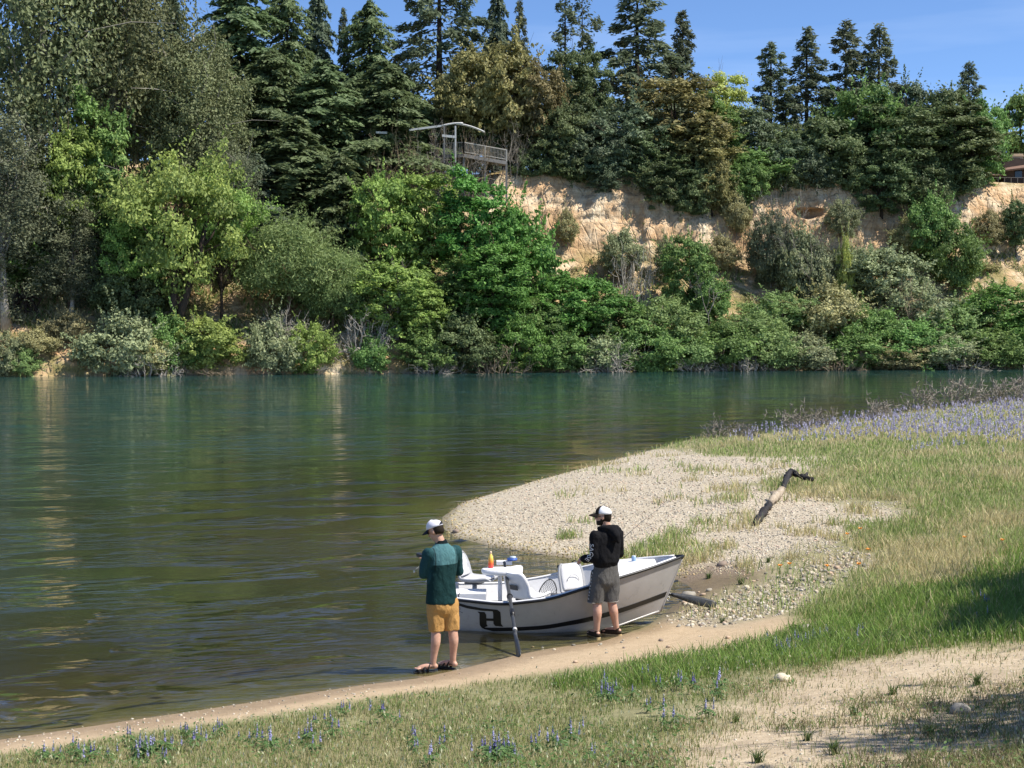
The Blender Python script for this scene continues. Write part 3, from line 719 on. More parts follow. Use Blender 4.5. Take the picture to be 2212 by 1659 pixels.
tree('oak_tree','round_a',1715,26.9,270,192,'oak','dark','dark oak below the first two redwoods', sink=2.2)
tree('oak_tree','round_b',1700,23.9,310,140,'blueoak','dark','small bluish oak at the cliff edge by the twiggy shrub', sink=2.2)
tree('oak_tree','round_c',1790,24.9,255,192,'oak','dark','dark oak below the third redwood', sink=2.2)
tree('oak_tree','round_b',1870,25.9,190,192,'green','dark','green oak under the rightmost redwood', sink=2.2)
tree('oak_tree','tall_b',1925,23.9,225,230,'oak','dark','broad dark oak hanging over the cliff shadow', sink=2.2)
tree('oak_tree','round_c',1960,34,180,150,'blueoak','dark','bluish oak crown behind the broad dark oak')
tree('oak_tree','round_a',2035,30,178,170,'oak','dark','dark oak crown left of the lone redwood')
tree('oak_tree','tall_a',2050,23.9,215,230,'oak','dark','tall dark oak beside the brown house', sink=2.2)
tree('oak_tree','round_b',2105,24.9,230,153,'green','dark','green oak touching the brown house roof', sink=2.2)
tree('oak_tree','round_a',2200,46,185,170,'green','dark','round green oak behind the brown house at right edge')
# central trees on the slope
tree('maple_tree','round_b',840,11,385,190,'bright','brown','light yellow green maple below the pergola')
tree('maple_tree','tall_b',930,11,370,170,'bright','brown','light green maple left of the rich green one')
tree('maple_tree','tall_a',1030,8,362,190,'rich','brown','tallest rich green maple in the middle of the bank')
tree('maple_tree','round_c',1085,6,440,130,'rich','brown','rich green maple leaning toward the bare cliff')
tree('maple_tree','tall_b',1060,3.5,520,200,'rich','brown','rich green tree reaching down to the water')
tree('willow_tree','willow_a',625,6,462,280,'willow','brown','round feathery willow left of centre')
tree('willow_tree','willow_b',720,5,540,150,'willow','brown','small willow right of the round willow')
tree('alder_tree','round_b',860,3,572,220,'bright','grey','light green alder overhanging dark water')
tree('alder_tree','tall_b',915,2.2,620,120,'bright','grey','alder with lowest boughs near the water')
tree('alder_tree','tall_a',980,5,560,150,'green','dark','shaded green alder behind the overhanging one')
tree('maple_tree','round_a',1245,5,585,210,'rich','brown','round green maple below the bare cliff')
tree('maple_tree','round_b',1330,4,640,170,'green','brown','green maple on the slope below the cliff')
tree('maple_tree','round_c',1175,3.5,640,130,'green','brown','small green maple between two rich green ones')
tree('elder_tree','round_b',1490,9,515,135,'green','brown','round green elder standing alone on the tan slope')
tree('elder_tree','bush_d',1530,7.5,590,95,'green','brown','lower green elder leaning from the round one')
tree('oak_tree','bush_d',2010,16.5,420,120,'green','dark','green oak on the right cliff face')
tree('oak_tree','bush_b',2060,14,480,130,'green','dark','lower green oak slanting down the right cliff face')
tree('oak_tree','bush_d',2192,18,430,70,'oak','dark','small dark oak at the right edge under the house')
tree('oak_tree','round_b',925,34,235,130,'oak','dark','dark oak behind the left end of the pergola')
tree('oak_tree','round_a',985,33,238,130,'oak','dark','dark oak directly behind the pergola arch')
tree('oak_tree','round_c',1050,32,232,130,'oak','dark','dark oak behind the deck railing')
tree('oak_tree','round_b',1110,30,260,120,'oak','dark','dark oak right behind the end of the deck')
# snags and bare trees
tree('bare_tree','lean_a',1190,13,425,120,None,'brown','bare brown tree leaning across the pale cliff', rz=.5)
tree('bare_tree','bare_a',790,27,245,110,None,'grey','bare grey tree left of the pergola')
tree('bare_tree','bare_b',900,23,272,130,None,'tan','bare thicket in front of the pergola')
tree('bare_tree','bare_a',985,21.5,292,120,None,'grey','bare thicket under the wooden deck', rz=1.2)
tree('bare_tree','bare_b',1060,22,285,110,None,'grey','bare grey thicket at the end of the deck', rz=2.2)
tree('bare_tree','bare_c',1110,23,262,90,None,'grey','pale bare tree at the left end of the cliff', rz=.3)
tree('bare_tree','bare_c',850,20.6,272,110,None,'tan','bare tan sapling between cedar and pergola', rz=2.3)
tree('bare_tree','bare_b',945,20.2,268,140,None,'grey','bare grey thicket in front of the pergola posts', rz=.7)
tree('bare_tree','bare_a',1030,20.2,280,120,None,'tan','bare tan thicket under the middle of the deck', rz=2.7)
tree('bare_tree','bare_c',1645,31,205,60,None,'grey','small dead snag below the leftmost redwood of four', rz=1.3)
tree('bare_tree','bare_a',1655,15,405,100,None,'grey','grey twiggy shrub at the cliff foot right of the golden oak', rz=.3)
tree('bare_tree','bare_c',1745,11,470,110,None,'grey','dead grey saplings in front of the cave', rz=.8)
tree('bare_tree','bare_a',1790,12,480,90,None,'brown','brown twiggy shrub right of the dead saplings', rz=.9)
tree('bare_tree','bare_b',2130,5,600,110,None,'tan','bare reddish branches over the right end bushes', rz=.1)
tree('bare_tree','lean_a',1525,4,590,90,None,'grey','thin bare stems leaning beside the round elder', rz=3.2)
# crowns hanging down the cliff face
tree('ivy_tree','round_b',1430,21,345,140,'oak','dark','dark ivy mass draped over the cliff left of the leaning golden oak', zb=15.6)
tree('ivy_tree','round_c',1490,20.2,360,120,'oak','dark','dark ivy mass below the leaning golden oak', zb=14.6)
tree('golden_oak','round_a',1535,20.6,330,110,'golden','dark','golden foliage hanging lowest over the cliff', zb=15.4)
tree('ivy_tree','round_b',1900,20.8,345,150,'oak','dark','dark foliage draped over the right cliff shadow', zb=16.6)
tree('ivy_tree','round_a',1990,20.6,355,130,'oak','dark','dark foliage over the cliff left of the house', zb=16.2)
tree('ivy_tree','bush_d',1300,21.6,360,70,'blueoak','dark','small grey green bough hanging over the pale cliff', zb=18.4)
tree('ivy_tree','bush_d',1610,20.8,350,90,'green','dark','green bough hanging over the cliff by the twiggy shrub', zb=17.2)
tree('bare_tree','bare_b',1690,17,400,130,None,'grey','grey twiggy thicket left of the cave', rz=1.9)
tree('bare_tree','bare_c',1720,12.5,440,120,None,'grey','tall grey dead stems in front of the cliff', rz=2.9)
tree('bare_tree','bare_a',1860,13,500,90,None,'tan','tan twigs between cave and green cliff oak', rz=2.2)
tree('bare_tree','bare_a',1330,14.5,520,90,None,'brown','brown twigs on the slope under the pale cliff', rz=.9)
bush('bush_c',1735,12,490,85,'sage','grey','dark twiggy bush rising in front of the cliff')
bush('bush_b',1665,14,455,70,'oliveb','grey','dark olive bush under the grey thicket')
# bushes
bush('bush_c',1345,15.5,498,88.7832,'sage','grey','grey green shrub clinging to the cliff middle')
bush('bush_b',1440,14.5,508,39.2515,'sage','grey','small shrub at the foot of the cliff shadow')
bush('bush_c',1560,16.5,508,61.6809,'tan','tan','dry tan grass clump below the golden oak')
bush('bush_c',1700,14.5,508,112.147,'oliveb','grey','dark grey brush below the small bluish oak')
bush('bush_b',1760,12.5,518,102.802,'oliveb','grey','dark grey brush around the dead saplings')
bush('bush_c',1835,13.5,528,93.456,'sage','grey','grey brush with a yellow flowering top beside it')
bush('bush_d',1905,10.5,533,168.221,'sage','grey','tall pale sage bush, highest of the right bank')
bush('bush_b',1975,6,612,177,'sage','grey','pale sage bush right of the tallest one')
bush('bush_d',2110,16.5,568,84.1104,'tan','tan','dry tan bush under the right cliff')
bush('bush_b',1690,7,632,177,'willow','grey','green bush below the dark grey brush')
bush('bush_a',1790,5,622,188.8,'tan','grey','yellowish bush in the right middle of the bank')
bush('bush_c',1870,3.5,662,188.8,'green','grey','mid green bush below the pale sage bushes')
bush('bush_b',1960,1.125,692,195.5,'green','grey','green bush low on the right bank', zb=-.25)
bush('bush_a',2060,4,662,165.2,'willow','grey','soft green bush left of the bright right end')
bush('bush_d',2165,4.5,612,200.6,'rich','grey','bright green bush at the right end of the bank')
bush('bush_b',2220,0.9,682,172.5,'rich','grey','rich green bush cut by the right edge', zb=-.25)
bush('bush_b',1620,3.5,677,177,'willow','grey','willow green bush below the dry tan slope')
bush('bush_a',1560,0.9,702,172.5,'green','grey','green bush at the water right of the small beach', zb=-.25)
bush('bush_c',1655,0.675,712,172.5,'willow','grey','bush trailing into the water right of centre', zb=-.25)
bush('bush_c',1745,0.54,722,172.5,'sage','grey','greyish bush at the water below the yellowish one', zb=-.25)
bush('bush_a',1840,0.495,722,172.5,'green','grey','green bush at the waterline, fourth from right', zb=-.25)
bush('bush_b',1930,0.45,737,172.5,'tan','grey','yellow tinged bush at the waterline, third from right', zb=-.25)
bush('bush_a',2030,0.45,722,184,'sage','grey','pale bush at the waterline, second from right', zb=-.25)
bush('bush_c',2135,0.45,712,195.5,'green','grey','green bush at the waterline at the right end', zb=-.25)
bush('bush_b',1430,3.5,642,177,'willow','grey','soft green bush sloping down right of the maple')
bush('bush_b',1390,0.72,702,172.5,'green','grey','green bush above the little beach', zb=-.25)
bush('bush_a',1470,0.63,722,149.5,'willow','grey','feathery bush at the little beach', zb=-.25)
bush('bush_c',1300,0.54,727,138,'sage','grey','grey brush at the waterline below the maple', zb=-.25)
bush('bush_c',1425,0.315,777,103.5,'bright','grey','small light green bush at the edge of the little beach', zb=-.25)
bush('bush_a',1210,0.45,722,149.5,'green','grey','dark green bush left of the little beach', zb=-.25)
bush('bush_a',1125,0.45,690,149.5,'rich','grey','green bush dipping into the water near centre', zb=-.25)
bush('bush_b',1100,0.225,745,92,'bright','grey','light green tuft at the water near centre', zb=-.25)
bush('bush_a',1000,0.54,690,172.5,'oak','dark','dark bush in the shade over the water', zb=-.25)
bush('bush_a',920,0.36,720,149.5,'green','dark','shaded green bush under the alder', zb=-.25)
bush('bush_b',670,0.45,698,126.5,'bright','grey','light green bush left of the alder at the water', zb=-.25)
bush('bush_c',590,0.63,690,138,'sage','grey','grey green brush right of the lime bush', zb=-.25)
bush('bush_d',440,0.405,682,161,'lime','grey','bright lime bush at the water on the left', zb=-.25)
bush('bush_a',375,0.72,690,126.5,'green','dark','dark green bush under the double trunk', zb=-.25)
bush('bush_c',270,0.45,675,218.5,'sage','grey','wide grey green bush at the water on the left', zb=-.25)
bush('bush_b',330,0.36,730,138,'tan','grey','pale dead tinged bush left of the lime bush', zb=-.25)
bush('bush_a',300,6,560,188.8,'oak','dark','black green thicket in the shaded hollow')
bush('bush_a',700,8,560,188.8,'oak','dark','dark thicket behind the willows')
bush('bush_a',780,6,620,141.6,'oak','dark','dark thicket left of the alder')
bush('bush_a',1120,8,480,141.6,'rich','dark','rich green bush at the left foot of the cliff')
for i, (px, d, yt, wpx, lab) in enumerate([(785,1.6,672,110,'purplish dead brush left of the alder'),(620,2.2,668,120,'pale dead brush above the light green bush'),(1075,.4,735,110,'white dead twigs hanging to the water near centre'),(940,.4,765,110,'dead white branches in the water under the alder'),
     (330,.3,760,120,'bleached dead brush at the waterline on the left'),(460,.1,785,110,'bleached driftwood sticks below the lime bush'),(1500,.4,770,100,'pale dead twigs on the little beach'),(1330,1.0,740,120,'brown dead brush at the waterline'),(1800,.3,750,120,'grey dead twigs at the water on the right'),(2080,.3,755,130,'white dead twigs below the right end bushes'),(1600,.3,752,110,'grey twigs at the water right of the beach'),(1960,5,600,110,'brown dead brush among the sage bushes'),(1370,11,540,90,'dead twigs at the cliff foot')]):
    plant('dead_brush', 'dead brush', ('brush_a','brush_b')[i % 2], px, d if d > 1.5 else -.6, yt, wpx*1.15, None, ('pale','pale','tan')[i % 3], lab, 'dead brush on the far bank')
plant('flowering_broom', 'bush', 'bush_b', 1823, 10.5, 512, 26, 'yellow', 'grey', 'small bright yellow flowering shrub below the cave', G3)

bush('bush_b',8,.4,715,90,'sage','grey','grey green bush at the left edge by the water', zb=-.2)
bush('bush_c',75,1.6,712,110,'tan','tan','dry tan grass tangle on the eroded bank at left')
bush('bush_c',150,3.2,668,110,'tan','tan','dry straw coloured brush above the wide grey green bush')
bush('bush_b',45,.3,748,80,'willow','grey','low green bush at the foot of the eroded bank at left', zb=-.25)
bush('bush_a',800,.3,728,95,'green','grey','green bush at the water left of the dark shade', zb=-.25)
# scrub clinging to the cliff face
for i, (px, d, yt, wpx, lf, zb_, lab) in enumerate([(1590,19.4,412,48,'tan',14.6,'dry tuft on the cliff right of the golden oak'),(1815,18.6,432,52,'sage',14.2,'small scrub on the cliff right of the cave'),
   (1225,18.6,452,36,'tan',13.2,'small dry tuft on the pale cliff'),(2130,18.6,455,46,'tan',13.6,'dry tuft on the right cliff below the house'),(1960,17.6,470,60,'tan',12.6,'dry tuft at the foot of the right cliff')]):
    plant('scrub', 'bush', ('bush_c','bush_b')[i % 2], px, d, yt, wpx, lf, 'grey', lab, 'scrub along the cliff edge', zb=zb_)
# understorey along the cliff edge
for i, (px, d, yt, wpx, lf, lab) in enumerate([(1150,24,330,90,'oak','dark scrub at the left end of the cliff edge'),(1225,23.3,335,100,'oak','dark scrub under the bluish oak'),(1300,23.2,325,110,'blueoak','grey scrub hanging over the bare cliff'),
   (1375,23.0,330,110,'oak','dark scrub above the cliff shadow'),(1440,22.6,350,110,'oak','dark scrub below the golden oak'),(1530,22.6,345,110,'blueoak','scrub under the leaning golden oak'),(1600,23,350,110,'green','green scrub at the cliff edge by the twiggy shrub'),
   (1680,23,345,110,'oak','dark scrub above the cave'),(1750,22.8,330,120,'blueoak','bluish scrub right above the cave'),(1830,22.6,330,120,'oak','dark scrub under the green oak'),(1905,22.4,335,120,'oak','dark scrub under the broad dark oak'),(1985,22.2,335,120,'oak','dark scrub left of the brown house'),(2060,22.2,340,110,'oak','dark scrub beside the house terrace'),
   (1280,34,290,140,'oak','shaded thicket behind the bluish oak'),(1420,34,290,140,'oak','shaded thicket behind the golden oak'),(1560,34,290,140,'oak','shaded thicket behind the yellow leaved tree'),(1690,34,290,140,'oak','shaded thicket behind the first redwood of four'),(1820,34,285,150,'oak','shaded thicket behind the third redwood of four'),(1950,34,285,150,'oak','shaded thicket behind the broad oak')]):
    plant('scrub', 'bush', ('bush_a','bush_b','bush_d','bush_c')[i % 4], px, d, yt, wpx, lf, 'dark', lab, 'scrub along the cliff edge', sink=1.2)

r = np.random.default_rng(91); n = 60000; X_ = -60 + 135*r.random(n); d_ = 4 + 15*r.random(n); Y_ = wl_y(X_) + d_
tvb = None
from mathutils.bvhtree import BVHTree as _B
tvb = _B.FromPolygons([tuple(v) for v in np.stack([BX, BY, Zb], -1).reshape(-1, 3)], [tuple(q) for q in I_BLUFF])
keep = fbm(np.stack([X_*.35, d_*.5], 1), 3, 93) + .35*vnoise(np.stack([X_*1.4, d_*1.4], 1), 95) > -.02
HP = []
for x_, y_ in zip(X_[keep], Y_[keep]):
    h_ = tvb.ray_cast(Vector((x_, y_, 60)), Vector((0, 0, -1)))
    if h_[0] is not None and h_[1].z > .35 or (h_[0] is not None and h_[1].z < -.35): HP.append(h_[0][:])
HP = np.array(HP); n = len(HP)

# ------------------------------------------------------------------ ground cover on the near bank
def scatter(n, x0, x1, y0, y1, seed):
    """n spots spread over a patch of the bank, thinner per square metre with distance"""
    r = np.random.default_rng(seed)
    P, ok = hit(x0 + (x1-x0)*r.random(n), y0 + (y1-y0)*r.random(n)); return P[ok], r
def weights(P):
    XY = P[:, :2]; nz = fbm(XY*1.3, 3, 51); nz2 = fbm(XY*.45, 3, 57)
    g = poly_sd(XY, Z_GRAVEL) + .5*nz + 2.6*nz2*sstep(3.2, 6.5, XY[:, 0]); m = poly_sd(XY, Z_MUD); c = poly_sd(XY, Z_COBBLE) + .35*nz
    s = poly_sd(XY, Z_SAND) + .22*nz; d = poly_sd(XY, Z_DRY) + .8*nz; lu = poly_sd(XY, Z_LUSH) + .5*nz
    return dict(gravel=g, mud=m, cobble=c, sand=s, dry=d, lush=lu, nz=nz, nz2=nz2, shore=poly_sd(XY, SH))
def blades(P, r, hgt, wid, lean, col, bend=.5):
    """one bent blade per spot: two quads tapering to a point"""
    n = len(P); a = r.random(n)*6.283; d = np.stack([np.cos(a), np.sin(a), np.zeros(n)], 1)
    b = r.random(n)*6.283; s = np.stack([np.cos(b), np.sin(b), np.zeros(n)], 1)*wid[:, None]
    ln = (lean*(.3 + r.random(n)))[:, None]*hgt[:, None]; up = np.array([0, 0, 1.])*hgt[:, None]
    p1 = P + up*.5 + d*ln*.3; p2 = P + up*.92 + d*ln
    V = np.stack([P - s - np.array([0,0,.02]), P + s - np.array([0,0,.02]), p1 - s*.8, p1 + s*.8, p2], 1).reshape(-1, 3)
    k = np.arange(n)[:, None]*5
    Q = (k + np.array([[0, 1, 3, 2]])); T = (k + np.array([[2, 3, 4]]))
    return V, Q, T, np.repeat(col, 5, 0)
t = NT('grass_blades'); c = t.attr('col', 'Color'); t.done(c, .6, spec=.2)
tr = t.new('BsdfTranslucent'); t.l.new(c, tr.inputs[0]); mx = t.new('MixShader', i_0=.35)
t.l.new(t.b.outputs[0], mx.inputs[1]); t.l.new(tr.outputs[0], mx.inputs[2]); t.l.new(mx.outputs[0], t.out.inputs[0]); GRASS = t.m
def lerp3(a, b, f): return np.asarray(a)*(1-f)[:, None] + np.asarray(b)*f[:, None]
GREEN_A, GREEN_B = np.array((.12,.185,.045)), np.array((.29,.37,.12))
STRAW_A, STRAW_B = np.array((.32,.27,.13)), np.array((.62,.54,.32))
OLIVE = np.array((.27,.26,.12))
def grass_patch(name, label, n, box, seed, hmin, hmax, wk, keep, strawf, wide=1.0, lum=1.0, ga=None, gb=None):
    P, r = scatter(n, *box, seed); W = weights(P)
    k = r.random(len(P)) < keep(W); P = P[k]; W = {a: v[k] for a, v in W.items()}
    Yd = P[:, 1]; m = len(P)
    h = hmin + (hmax-hmin)*r.random(m)**1.6; h *= (1 + .35*W['nz'])
    wd = wk*Yd*(.6 + .8*r.random(m))*wide
    sf = np.clip(strawf(W) + .25*r.normal(size=m), 0, 1)
    sel = (r.random(m) < sf)
    f = r.random(m)
    col = np.where(sel[:, None], lerp3(STRAW_A, STRAW_B, f), lerp3(GREEN_A if ga is None else ga, GREEN_B if gb is None else gb, np.clip(f*.8 + .25*(W['nz']+.3), 0, 1)))
    col = lerp3(col, np.broadcast_to(OLIVE, col.shape), .35*r.random(m))*lum
    V, Q, T, C = blades(P, r, h, wd, .55, col)
    me = np_mesh(name, V, Q, T, {'col': C}); o = obj(name, me, GRASS); tag(o, label, 'grass', None, 'stuff')
    return o
rh = np.random.default_rng(92); nh = len(HP); fh = rh.random(nh)
ch = np.where((rh.random(nh) < .62)[:, None], lerp3(STRAW_A*.8, STRAW_B*.95, fh), lerp3(GREEN_A*.9, GREEN_B*.9, fh))
Vh, Qh, Th, Ch = blades(HP, rh, .25 + .55*rh.random(nh)**1.5, .05 + .05*rh.random(nh), .9, ch)
tag(obj('hillside_grass', np_mesh('hillside_grass', Vh, Qh, Th, {'col': Ch}), GRASS), 'dry and green grass on the slope below the cliff', 'grass', None, 'stuff')
c01 = lambda x: np.clip(x, 0, 1)
notbare = lambda W: c01((-W['sand']-.02)*6)*c01(-W['gravel']*2+.25)*c01(-W['mud']*4)*c01(.22 - W['cobble']*1.2)*(W['shore'] > .05)
fore_keep = lambda W: notbare(W)*(1 - .84*c01(W['dry']*1.6+.15 - 1.1*c01(W['nz']*1.8)))
fore_straw = lambda W: c01(.30 - .75*c01(W['lush']*1.5+.2) + .55*W['nz2'] + .55*c01(W['dry']+.4))
grass_patch('meadow_grass', 'short green and straw coloured grass on the near slope', 190000, (-180, 2400, 1330, 1760), 61, .022, .095, .00024, lambda W: fore_keep(W)*c01(1.1 + 1.4*W['nz'] + .6*W['nz2']), fore_straw)
grass_patch('lush_grass', 'thick bright green grass on the right of the near bank', 90000, (1100, 2420, 1170, 1520), 62, .08, .24, .00030,
            lambda W: notbare(W)*c01(W['lush']*1.6 + .15), lambda W: c01(.02 + .15*W['nz2']), 1.0, 1.0, np.array((.10,.20,.03)), np.array((.27,.42,.09)))
mid_keep = lambda W: c01(notbare(W) + .30*c01(W['gravel']+.3)*c01(W['nz']*3-.5)*4 + .16*c01(W['cobble']*4))*(W['lush'] < .4)
grass_patch('wild_grass', 'mixed green and dry wild grass on the peninsula', 135000, (1200, 2450, 835, 1340), 63, .06, .24, .00028, mid_keep,
            lambda W: c01(.46 + 1.5*W['nz2'] + .4*W['nz']), 1.0, 1.28)
# tall dry stalks
P, r = scatter(5200, 1560, 2450, 950, 1330, 64); W = weights(P)
k = r.random(len(P)) < notbare(W)*c01(.5 + 1.6*W['nz2'])*(W['lush'] < .1); P = P[k]; n = len(P)
V, Q, T, C = blades(P, r, .22 + .25*r.random(n), .00018*P[:, 1], .8, lerp3(STRAW_A*1.1, STRAW_B, r.random(n)))
o = obj('dry_stalks', np_mesh('dry_stalks', V, Q, T, {'col': C}), GRASS); tag(o, 'tall pale dry grass stalks on the right slope', 'dry grass', None, 'stuff')
# broad leafed herbs in the foreground green
P, r = scatter(42000, -180, 2400, 1330, 1740, 65); W = weights(P)
k = r.random(len(P)) < fore_keep(W)*c01(.18 + .8*W['nz'] + .5*c01(W['lush'])); P = P[k]; n = len(P)
S = .010 + .016*r.random(n); P2 = P + np.array([0, 0, 1])*(.02 + .09*r.random(n))[:, None]
V, Q = leaves_mesh('h', P2, r.normal(size=(n, 3))*.5 + np.array([0, -.2, 1.]), S, .45, None, r)
col = lerp3(np.array((.055,.12,.03)), np.array((.17,.26,.09)), r.random(n))
o = obj('meadow_herbs', np_mesh('meadow_herbs', V, Q, None, {'col': np.repeat(col, 4, 0)}), GRASS); tag(o, 'low green leafy herbs mixed in the near grass', 'herbs', None, 'stuff')
# pale seed heads
P, r = scatter(9000, -180, 2300, 1380, 1740, 66); W = weights(P)
k = r.random(len(P)) < fore_keep(W)*.55; P = P[k]; n = len(P)
P2 = P + np.array([0, 0, 1])*(.07 + .09*r.random(n))[:, None]
V, Q = leaves_mesh('h', P2, r.normal(size=(n, 3))*np.array([1, 1, .3]), .010 + .012*r.random(n), .42, np.tile(np.array([0, 0, 1.]), (n, 1)) + r.normal(size=(n, 3))*.2, r)
col = lerp3(np.array((.38,.40,.20)), np.array((.62,.62,.42)), r.random(n))
o = obj('seed_heads', np_mesh('seed_heads', V, Q, None, {'col': np.repeat(col, 4, 0)}), GRASS); tag(o, 'pale seed heads scattered in the near grass', 'seed heads', None, 'stuff')

# --- lupines: the far lavender drift as one mass, the near ones one by one
def spikes(P, r, hgt, stem, size, cols, per=9):
    n = len(P); V_ = []; C_ = []
    u = (np.arange(per)+.5)/per
    for k in range(per):
        a = r.random(n)*6.283; rad = size*(1.15 - u[k])*.55
        q = P + np.stack([np.cos(a)*rad, np.sin(a)*rad, stem + hgt*u[k]], 1)
        V, Q = leaves_mesh('s', q, np.stack([np.cos(a), np.sin(a), .5*np.ones(n)], 1) + r.normal(size=(n, 3))*.35, size*(1.1 - .6*u[k]), .7, None, r)
        V_.append(V); c = cols*(1 + .35*(u[k]-.4)) ; C_.append(np.repeat(c, 4, 0))
    V = np.concatenate(V_); return V, np.arange(len(V)).reshape(-1, 4), np.concatenate(C_)
LUP_A, LUP_B = np.array((.17,.15,.38)), np.array((.42,.41,.66))
P, r = scatter(30000, 1560, 2460, 830, 1010, 67); W = weights(P)
zz = poly_sd(P[:, :2], Z_LUPINE) + 5.5*W['nz2'] + 2.2*W['nz']
ppx, ppy = project(P)
k = (r.random(len(P)) < c01(zz*.11 + .10)*.34) & (W['gravel'] < -.3); P = P[k]; n = len(P)
V, Q, C = spikes(P, r, .10 + .10*r.random(n), .16 + .06*r.random(n), .018 + .00042*P[:, 1], lerp3(np.array((.27,.25,.40)), np.array((.55,.53,.66)), r.random(n)), 6)
o = obj('lupine_drift', np_mesh('lupine_drift', V, Q, None, {'col': C}), GRASS); tag(o, 'lavender drift of lupines along the top of the peninsula', 'lupines', None, 'stuff')
lup = []
for sd in range(5):
    r = np.random.default_rng(300+sd); mbs = []
    ns = 1 + sd % 3
    base = np.zeros((ns, 3)); base[1:, :2] = r.normal(size=(ns-1, 2))*.05
    me_s, m0 = [], []
    for b in base:
        V, Q, C = spikes(b[None], r, np.full(1, .075) + .035*r.random(1), np.full(1, .10), np.full(1, .0115), lerp3(LUP_A*1.0, LUP_B*1.1, r.random(1)), 20)
        top = V[:, 2] > .165; C[top] = C[top]*.5 + np.array((.28, .31, .22))
        m_ = np_mesh('flower_spike', V, Q, None, {'col': C}); m_.materials.append(GRASS); me_s.append(m_)
        m0.append(MB().tube([b, b + np.array([.004, 0, .1]), b + np.array([0, 0, .19])], .0025, 4).mesh('stem'))
    nl = 40; a = r.random(nl)*6.283; rr = .02 + .07*r.random(nl); c = np.stack([np.cos(a)*rr, np.sin(a)*rr, .03 + .09*r.random(nl)], 1)
    V2, Q2 = leaves_mesh('l', c, np.stack([np.cos(a)*.5, np.sin(a)*.5, np.ones(nl)], 1) + r.normal(size=(nl, 3))*.2, .024 + .012*r.random(nl), .3, np.stack([np.cos(a), np.sin(a), .4*np.ones(nl)], 1) + r.normal(size=(nl, 3))*.5, r)
    me_l = np_mesh('foliage', V2, Q2, None, {'col': np.repeat(lerp3(np.array((.06,.13,.04)), np.array((.15,.25,.09)), r.random(nl)), 4, 0)}); me_l.materials.append(GRASS)
    lup.append((me_s, me_l, m0))
STEM = plain('stem_green', (.10,.17,.05), .7)
for q in lup:
    for m_ in q[2]: m_.materials.append(STEM)
def lupine(px, py, label, sc=1.0, i=0):
    P, _ = hit(np.array([px], float), np.array([py], float)); P = P[0]
    o = empty('lupine_plant', P, random.random()*6.28, sc); tag(o, label, 'lupine', 'lupines in the near grass')
    a_, b_, c_ = lup[i % 5]
    for nm, me in [('flower_spike', m_) for m_ in a_] + [('foliage', b_)] + [('stem', m_) for m_ in c_]:
        c = bpy.data.objects.new(nm, me); COL.objects.link(c); c.parent = o
rr_ = random.Random(5)
for (cx, cy_, sx, sy, n, lab) in [(320,1615,55,22,14,'purple lupine in the dense clump at the lower left'),(150,1628,60,20,8,'purple lupine near the lower left corner'),(440,1585,60,24,7,'purple lupine below the gravel strip at left'),(600,1600,90,25,8,'purple lupine in the grass left of centre bottom'),
        (800,1560,120,28,6,'scattered lupine below the man in green'),(1090,1625,45,20,10,'purple lupine in the clump at bottom centre'),(1240,1600,60,30,5,'purple lupine right of the bottom centre clump'),(1340,1490,80,30,8,'purple lupine in the grass below the man in black'),
        (1500,1485,90,25,5,'purple lupine at the lower edge of the green strip'),(1700,1395,55,14,14,'purple lupine in the clump in the dark green grass'),(1820,1380,80,20,5,'purple lupine right of the dark green clump'),(1440,1540,90,30,5,'single lupine near the dry patch'),(2120,1310,70,30,4,'lupine in the shade at the right edge'),(930,1620,70,25,5,'lupine between the two bottom clumps')]:
    for k in range(n):
        lupine(rr_.gauss(cx, sx*.6), min(rr_.gauss(cy_, sy*.6) + 12, 1690), lab, .72 + .45*rr_.random(), rr_.randrange(5))
# poppies
pm = plain('poppy_orange', (.75,.27,.02), .6, .15)
mb = MB()
for k in range(5):
    a = k*1.2566; d = np.array([math.cos(a), math.sin(a), 0]); l = np.array([-d[1], d[0], 0]); z = np.array([0, 0, 1.])
    mb.add([d*.004 + z*.2, d*.03 + l*.022 + z*.222, d*.042 + z*.235, d*.03 - l*.022 + z*.222], [[0, 1, 2, 3]])
pop_f = mb.mesh('petals'); pop_f.materials.append(pm); mb = MB().tube([(0,0,-.02), (.01,0,.1), (0,0,.2)], .003, 4); pop_s = mb.mesh('stem'); pop_s.materials.append(STEM)
for px, py, lab in [(1685,1381,'orange poppy at the left of the cobble patch'),(1705,1377,'orange poppy among the cobbles'),(2083,1188,'orange poppy high on the dry slope'),(1787,1382,'orange poppy beside the last cobbles'),(1855,1378,'yellow orange poppy at the grass edge below the dry slope'),(1875,1345,'poppy in the dry grass by the cobbles'),(1858,1298,'orange poppy right of the mud path'),(1830,1310,'orange poppy in grass above the mud'),(2165,1195,'orange poppy at far right of the slope')]:
    py2 = py - 130 if py > 1290 else py
    P, _ = hit(np.array([px*1.0]), np.array([py2*1.0])); o = empty('poppy', P[0], random.random()*6, 1.0); tag(o, lab, 'poppy', 'poppies on the right slope')
    for nm, me in (('petals', pop_f), ('stem', pop_s)):
        c = bpy.data.objects.new(nm, me); COL.objects.link(c); c.parent = o

